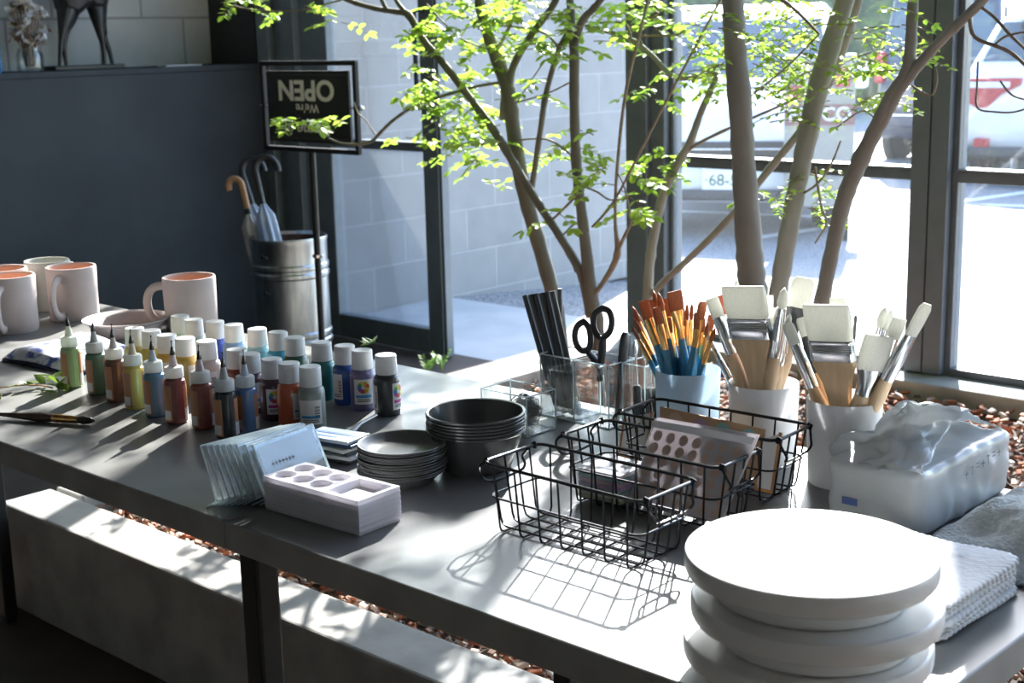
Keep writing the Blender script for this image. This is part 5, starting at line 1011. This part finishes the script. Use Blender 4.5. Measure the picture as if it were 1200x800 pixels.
def dotted(root, name, pts, nx, ny, rr, mat, off, skip=None, u0=.08, u1=.92, v0=.08, v1=.85):
    A, B_, C_, D_ = [Vector(q) for q in pts]; nn = (B_-A).cross(D_-A).normalized(); ex = (B_-A).normalized(); ey = (D_-A).normalized(); b = MB()
    for j in range(ny):
        for i in range(nx):
            u = u0+(u1-u0)*i/max(1, nx-1); v = v0+(v1-v0)*j/max(1, ny-1); c = A+(B_-A)*u+(D_-A)*v+nn*off
            b.add([tuple(c+(ex*math.cos(t)+ey*math.sin(t)*1.12)*rr) for t in [2*math.pi*k/14 for k in range(14)]], [tuple(range(14))])
    return b.build(name, mat, root, smooth=False)
# dotted bag in the middle basket
tl, tr_ = aty(769, 489.5, BB[1]+.018), aty(888, 510, BB[1]+.024); base = Vector((BB[0]+.012, BB[1], T))
bl_, br_ = Vector((tl.x-.012, BB[1]-.016, T+.006)), Vector((min(tr_.x-.006, BB[0]+.083), BB[1]-.012, T+.006))
root = thing('sticker_bag', 'clear zip bag with orange dotted sticker sheet standing in the middle basket', 'bag', base); pts = [q-base for q in (bl_, br_, tr_, tl)]
sheet(root, 'sticker_sheet', [p_+Vector((0, .003, 0)) for p_ in pts], flat('sheet_pinkish', (.6, .56, .57), .6, trans=.4), .0012)
dotted(root, 'dots', [p_+Vector((0, .0012, 0)) for p_ in pts], 7, 6, .0052, flat('dot_orange', (.7, .47, .35), .6), .0006, v0=.1, v1=.8)
sheet(root, 'bag', [p_+Vector((0, -.0018, 0)) for p_ in pts], 'film', .0003)
zb_ = [pts[3]+(pts[0]-pts[3])*.10, pts[2]+(pts[1]-pts[2])*.10, pts[2]+(pts[1]-pts[2])*.02, pts[3]+(pts[0]-pts[3])*.02]
sheet(root, 'zip_strip', [p_+Vector((0, -.003, 0)) for p_ in zb_], flat('zip_pale', (.55, .55, .58), .3), .0008)
# cards in the back basket
tl, tr_ = aty(774, 476, BC[1]+.020), aty(897, 503, BC[1]+.022); base = Vector((BC[0], BC[1]+.01, T))
root = thing('dot_card', 'brown card with teal dots along its top, standing in the back basket', 'card', base); bl_ = Vector((tl.x+.004, BC[1]+.012, T+.006)); br_ = Vector((min(tr_.x-.004, BC[0]+.083), BC[1]+.014, T+.006)); pts = [q-base for q in (bl_, br_, tr_, tl)]
sheet(root, 'card', pts, 'kraft', .001)
b = MB(); A, B_, C_, D_ = pts; nn = (B_-A).cross(D_-A).normalized(); ex = (B_-A).normalized(); ey = (D_-A).normalized()
for u, mi in ((.16, 2), (.4, 1), (.62, 0), (.86, 0)):
    c = D_+(C_-D_)*u-ey*.0125+nn*.0013; b.add([tuple(c+(ex*math.cos(t)+ey*math.sin(t))*.0098) for t in [2*math.pi*k/20 for k in range(20)]], [tuple(range(20))], mi)
b.build('printed_dots', [flat('dot_teal', (.2, .42, .42)), flat('dot_mauve', (.36, .24, .3)), flat('dot_tan', (.5, .34, .24))], root, smooth=False)
def card(label, q, Yc, base_y, mat, bot=None):
    tl, tr_ = aty(*q[0], Yc), aty(*q[1], Yc); base = Vector(((tl.x+tr_.x)/2, base_y, T)); bl_ = Vector((tl.x+.001, base_y, T+.006)); br_ = Vector((tr_.x-.001, base_y, T+.006))
    root = thing('card', label, 'card', base); pts = [p_-base for p_ in (bl_, br_, tr_, tl)]; sheet(root, 'card', pts, 'paper', .0009)
    b = MB(); A, B_, C_, D_ = pts; nn = (B_-A).cross(D_-A).normalized()*.0012
    for a_, c_ in ((A, B_), (B_, C_), (D_, A)):
        dd = (c_-a_).normalized(); ss = nn.normalized().cross(dd)*.0035; b.add([tuple(a_+nn), tuple(c_+nn), tuple(c_+nn+ss), tuple(a_+nn+ss)], [(0, 1, 2, 3)])
    b.build('orange_border', flat('border_orange', (.5, .24, .08)), root, smooth=False)
card('white card with orange border at the left end of the back basket', ((731, 490), (766, 483)), BC[1]+.008, BC[1]-.004, 'paper')
card('pale card with orange border at the right end of the back basket', ((893, 515), (917, 507)), BC[1]+.004, BC[1]-.01, 'paper')
# pastel papers in a sleeve, left end of the middle basket
base = Vector((BB[0]-.055, BB[1]-.005, T+.0052)); root = thing('paper_packet', 'clear packet of stacked pastel papers at the left end of the middle basket', 'packet', base, R(4))
for i, cc_ in enumerate(((.5, .52, .3), (.62, .6, .55), (.3, .45, .4), (.42, .3, .5), (.6, .42, .5), (.3, .5, .55), (.66, .64, .66))):
    b = MB(); b.box(-.026, .026, -.024, .024, .0045*i, .0045*i+.0035); b.build('paper_pad', flat('pastel_%d' % i, cc_, .7), root, smooth=False)
b = MB(); b.box(-.028, .028, -.026, .026, -.001, .034); b.build('sleeve', 'film', root, smooth=False, bevel=.004)
base = Vector((BA[0]-.02, BA[1]+.01, T+.0052)); 
# ------------------------------------------------------------------ tissue pack
X0, X1, Y0, Y1, HT = -.684, -.584, 1.17, 1.375, .066
from mathutils import noise
def lumpy(W, D, H, nx, ny, nz, amp, fr, seed, power=8):
    vs = []; idx = {}; fs = []
    def vert(i, j, k):
        key = (i, j, k)
        if key not in idx:
            x, y, z = 2*i/nx-1, 2*j/ny-1, 2*k/nz-1; m_ = max(abs(x), abs(y), abs(z)); ln = (abs(x)**power+abs(y)**power+abs(z)**power)**(1/power); s = m_/ln if ln else 1
            p_ = Vector((x*s*W/2, y*s*D/2, (z*s+1)*H/2)); n_ = noise.noise(p_*fr+Vector((seed, 0, 0)))
            w_ = 0 if k == 0 else 1
            p_ += Vector((x, y, z if k else 0)).normalized()*n_*amp*w_ if p_.length else p_; p_.z = max(p_.z, .0003); idx[key] = len(vs); vs.append(tuple(p_))
        return idx[key]
    for i in range(nx):
        for j in range(ny): fs.append((vert(i, j, nz), vert(i+1, j, nz), vert(i+1, j+1, nz), vert(i, j+1, nz))); fs.append((vert(i, j, 0), vert(i, j+1, 0), vert(i+1, j+1, 0), vert(i+1, j, 0)))
        for k in range(nz): fs.append((vert(i, 0, k), vert(i+1, 0, k), vert(i+1, 0, k+1), vert(i, 0, k+1))); fs.append((vert(i, ny, k), vert(i, ny, k+1), vert(i+1, ny, k+1), vert(i+1, ny, k)))
    for j in range(ny):
        for k in range(nz): fs.append((vert(0, j, k), vert(0, j, k+1), vert(0, j+1, k+1), vert(0, j+1, k))); fs.append((vert(nx, j, k), vert(nx, j+1, k), vert(nx, j+1, k+1), vert(nx, j, k+1)))
    return vs, fs
cxp, cyp = (X0+X1)/2, (Y0+Y1)/2; root = thing('tissue_pack', 'torn-open white plastic tissue pack behind the turntables', 'tissue pack', (cxp, cyp, T))
b = MB(); b.add(*lumpy(X1-X0-.008, Y1-Y0-.01, HT-.006, 10, 16, 8, .002, 30, 3, 12)); b.build('tissues', 'paper', root, auto=60)
M['wrap'] = pm('milky_wrapper', (.74, .77, .78), (.82, .84, .85), 20, .2, trans=.4, spec=.7)
vs, fs = lumpy(X1-X0, Y1-Y0, HT, 26, 44, 14, .0045, 40, 7, 12); b = MB(); b.add(vs, fs); b.build('wrapper', 'wrap', root, auto=180)
def grid_sheet(rows, sub, amp, fr, seed):
    nr, nc = len(rows), len(rows[0]); out = []
    def cr(a, c_, d, e, t): return .5*(2*c_+(d-a)*t+(2*a-5*c_+4*d-e)*t*t+(3*c_-a-3*d+e)*t**3)
    def samp(arr, s): i = min(int(s), len(arr)-2); t = s-i; g_ = lambda k: arr[max(0, min(len(arr)-1, k))]; return cr(g_(i-1), g_(i), g_(i+1), g_(i+2), t)
    R_, C_ = (nr-1)*sub, (nc-1)*sub
    for a in range(R_+1):
        line_ = [samp([rows[r_][c_] for r_ in range(nr)], a/sub) for c_ in range(nc)]
        for c_ in range(C_+1):
            p_ = samp(line_, c_/sub); out.append(tuple(p_ + Vector((noise.noise(p_*fr+Vector((seed, 0, 0))), noise.noise(p_*fr+Vector((0, seed, 0))), noise.noise(p_*fr+Vector((0, 0, seed)))))*amp))
    return out, [(a*(C_+1)+c_, a*(C_+1)+c_+1, (a+1)*(C_+1)+c_+1, (a+1)*(C_+1)+c_) for a in range(R_) for c_ in range(C_)]
o0 = Vector((cxp, cyp, T)); g3 = lambda rows: [[at(x, y, T+z)-o0 for x, y, z in r_] for r_ in rows]
b = MB()
b.add(*grid_sheet(g3([[(972, 534, .060), (1012, 545, .064), (1050, 552, .066), (1080, 556, .067)], [(982, 510, .074), (1015, 518, .073), (1055, 524, .078), (1098, 520, .078)], [(1012, 508, .078), (1040, 497, .092), (1072, 492, .096), (1122, 492, .084)], [(1046, 478, .108), (1060, 472, .114), (1094, 474, .112), (1127, 478, .104)]]), 9, .006, 75, 2))
b.add(*grid_sheet(g3([[(1046, 478, .108), (1060, 472, .114), (1094, 474, .112), (1127, 478, .104)], [(1060, 486, .085), (1085, 485, .082), (1115, 486, .08), (1150, 492, .075)], [(1075, 498, .064), (1105, 494, .064), (1140, 494, .065), (1178, 503, .066)]]), 9, .005, 75, 5))
b.add(*grid_sheet(g3([[(1030, 514, .066), (1052, 512, .066), (1068, 508, .066)], [(1038, 496, .088), (1050, 494, .09), (1062, 496, .09)], [(1059, 479, .112), (1061, 476, .114), (1064, 480, .112)]]), 8, .005, 75, 9))
b.build('torn_film', 'wrap', root, auto=180, solid=.0004)
b = MB(); q0_ = Vector((X1-cxp+.0012, -.02, .046))
for k in range(7):
    y = -.012+.012*k; z = .044+.0025*k*.4
    for (a0, a1, c0, c1) in ((0, .007, 0, .0012), (.003, .0042, -.004, .004), (0, .006, .004, .0052)):
        if (k+int(c0*1000)) % 3 == 1: continue
        b.add([(X1-cxp+.0022, y+a0, z+c0), (X1-cxp+.0022, y+a1, z+c0), (X1-cxp+.0022, y+a1, z+c1), (X1-cxp+.0022, y+a0, z+c1)], [(0, 1, 2, 3)])
b.build('printed_marks', flat('grey_print2', (.2, .22, .25)), root, smooth=False)
b = MB(); b.box(-.028, -.012, Y0-cyp-.003, Y0-cyp-.0022, .024, .031); b.build('blue_mark', flat('blue_mark', (.1, .16, .4)), root, smooth=False)
# ------------------------------------------------------------------ cloths and towel
nm_ = 6; me = None
def scallop(W, D, z0, z1, amp, k):
    pts = []; per = [(-W/2, -D/2, W/2, -D/2), (W/2, -D/2, W/2, D/2), (W/2, D/2, -W/2, D/2), (-W/2, D/2, -W/2, -D/2)]
    for xa, ya, xb, yb in per:
        n = int(math.hypot(xb-xa, yb-ya)/.0016)
        for i in range(n):
            t = i/n; s = abs(math.sin(math.pi*k*t))*amp; nx, ny = (yb-ya)/max(W, D), -(xb-xa)/max(W, D); c_ = min(1, 14*min(t, 1-t)); r_ = -.006*(1-c_)
            pts.append((xa+(xb-xa)*t+nx*(s+r_), ya+(yb-ya)*t+ny*(s+r_)))
    return pts
for i in range(nm_):
    W_, D_2 = .128, .146; pts = scallop(W_, D_2, 0, 0, .0022, 19); n = len(pts); b = MB(); cen = []; vs = []; fs = []; levels = [(.55, .0), (.93, .0002), (.985, .0006), (1, .0022), (.985, .0040), (.93, .0046), (.55, .0048)]
    for s, z in levels: vs += [(x*s, y*s, z+.0012*math.sin(x*60+i)*math.sin(y*50+2*i)+.0013) for x, y in pts]
    fs = [(a*n+k, a*n+(k+1) % n, (a+1)*n+(k+1) % n, (a+1)*n+k) for a in range(len(levels)-1) for k in range(n)]+[tuple(range(n-1, -1, -1)), tuple(range((len(levels)-1)*n, len(levels)*n))]
    b.add(vs, fs); o = b.build('scalloped_cloth', 'clothw', auto=60, loc=(-.527+random.uniform(-.002, .002), 1.046+random.uniform(-.002, .002), T+.0002+.0053*i), rz=R(random.uniform(-1.5, 1.5)))
    tag(o, 'white cloth with scalloped edge, %s of the stack beside the turntables' % ORD[nm_-1-i], 'cloth', 'stack of white scalloped cloths')
b = MB(); vs = []; nx, ny = 44, 50; x0, x1, y0, y1 = -.574, -.432, 1.128, 1.350
for lay in (0, 1):
    base_i = len(vs)
for j in range(ny+1):
    for i in range(nx+1):
        u, v = i/nx, j/ny; x = x0+(x1-x0)*u; y = y0+(y1-y0)*v; e = min(u, 1-u)*3.2; f_ = min(v, 1-v)*3.5; edge = min(1, math.sqrt(max(0, min(e, f_, 1))))
        p_ = Vector((x, y, 0)); h = .036+.010*noise.noise(p_*22)+.006*math.sin(30*x+55*y)+.004*noise.noise(p_*60)
        vs.append((x+.006*noise.noise(p_*20+Vector((3, 0, 0)))-cxp, y+.006*noise.noise(p_*20+Vector((0, 4, 0)))-1.24, max(.0006, h*edge)))
b.add([(x+cxp, y+1.24, z) for x, y, z in vs], [(j*(nx+1)+i, j*(nx+1)+i+1, (j+1)*(nx+1)+i+1, (j+1)*(nx+1)+i) for j in range(ny) for i in range(nx)])
ring = [i for i in range(nx+1)]+[j*(nx+1)+nx for j in range(1, ny+1)]+[ny*(nx+1)+i for i in range(nx-1, -1, -1)]+[j*(nx+1) for j in range(ny-1, 0, -1)]
b.f.append(tuple(reversed(ring))); b.m.append(0)
o = b.build('towel', 'towel', auto=180); o.data.transform(Matrix.Translation((.503, -1.24, 0))); o.location = (-.503, 1.24, T)
tag(o, 'rumpled grey-green towel behind the white scalloped cloths', 'towel')
# ------------------------------------------------------------------ turntables
TR = .0915; c = at(950, 643, T+.102)
def turntable(i, x, y, z):
    root = thing('turntable', 'white round turntable, %s of the stack at the table front right' % ORD[2-i], 'turntable', (x, y, z), 0, 'stack of white turntables')
    b = MB(); b.lathe([(0, .0165), (TR*.80, .0165), (TR*.97, .0168), (TR*.99, .018), (TR, .0205), (TR*1.003, .026), (TR, .0312), (TR*.992, .033), (TR*.98, .0336), (TR*.965, .0337), (TR*.95, .0337), (TR*.6, .0337), (TR*.3, .0337), (0, .0337)], 96); b.build('disc', 'turn', root)
    b = MB(); b.lathe([(0, .001), (TR*.72, 0), (TR*.77, .001), (TR*.785, .006), (TR*.77, .0165), (0, .0165)], 72); b.build('base', 'turn', root)
for i, (dx, dy) in enumerate(((-.004, .004), (.004, .002), (0, 0))): turntable(i, c.x+dx, c.y+dy, T+.0003+.034*i)
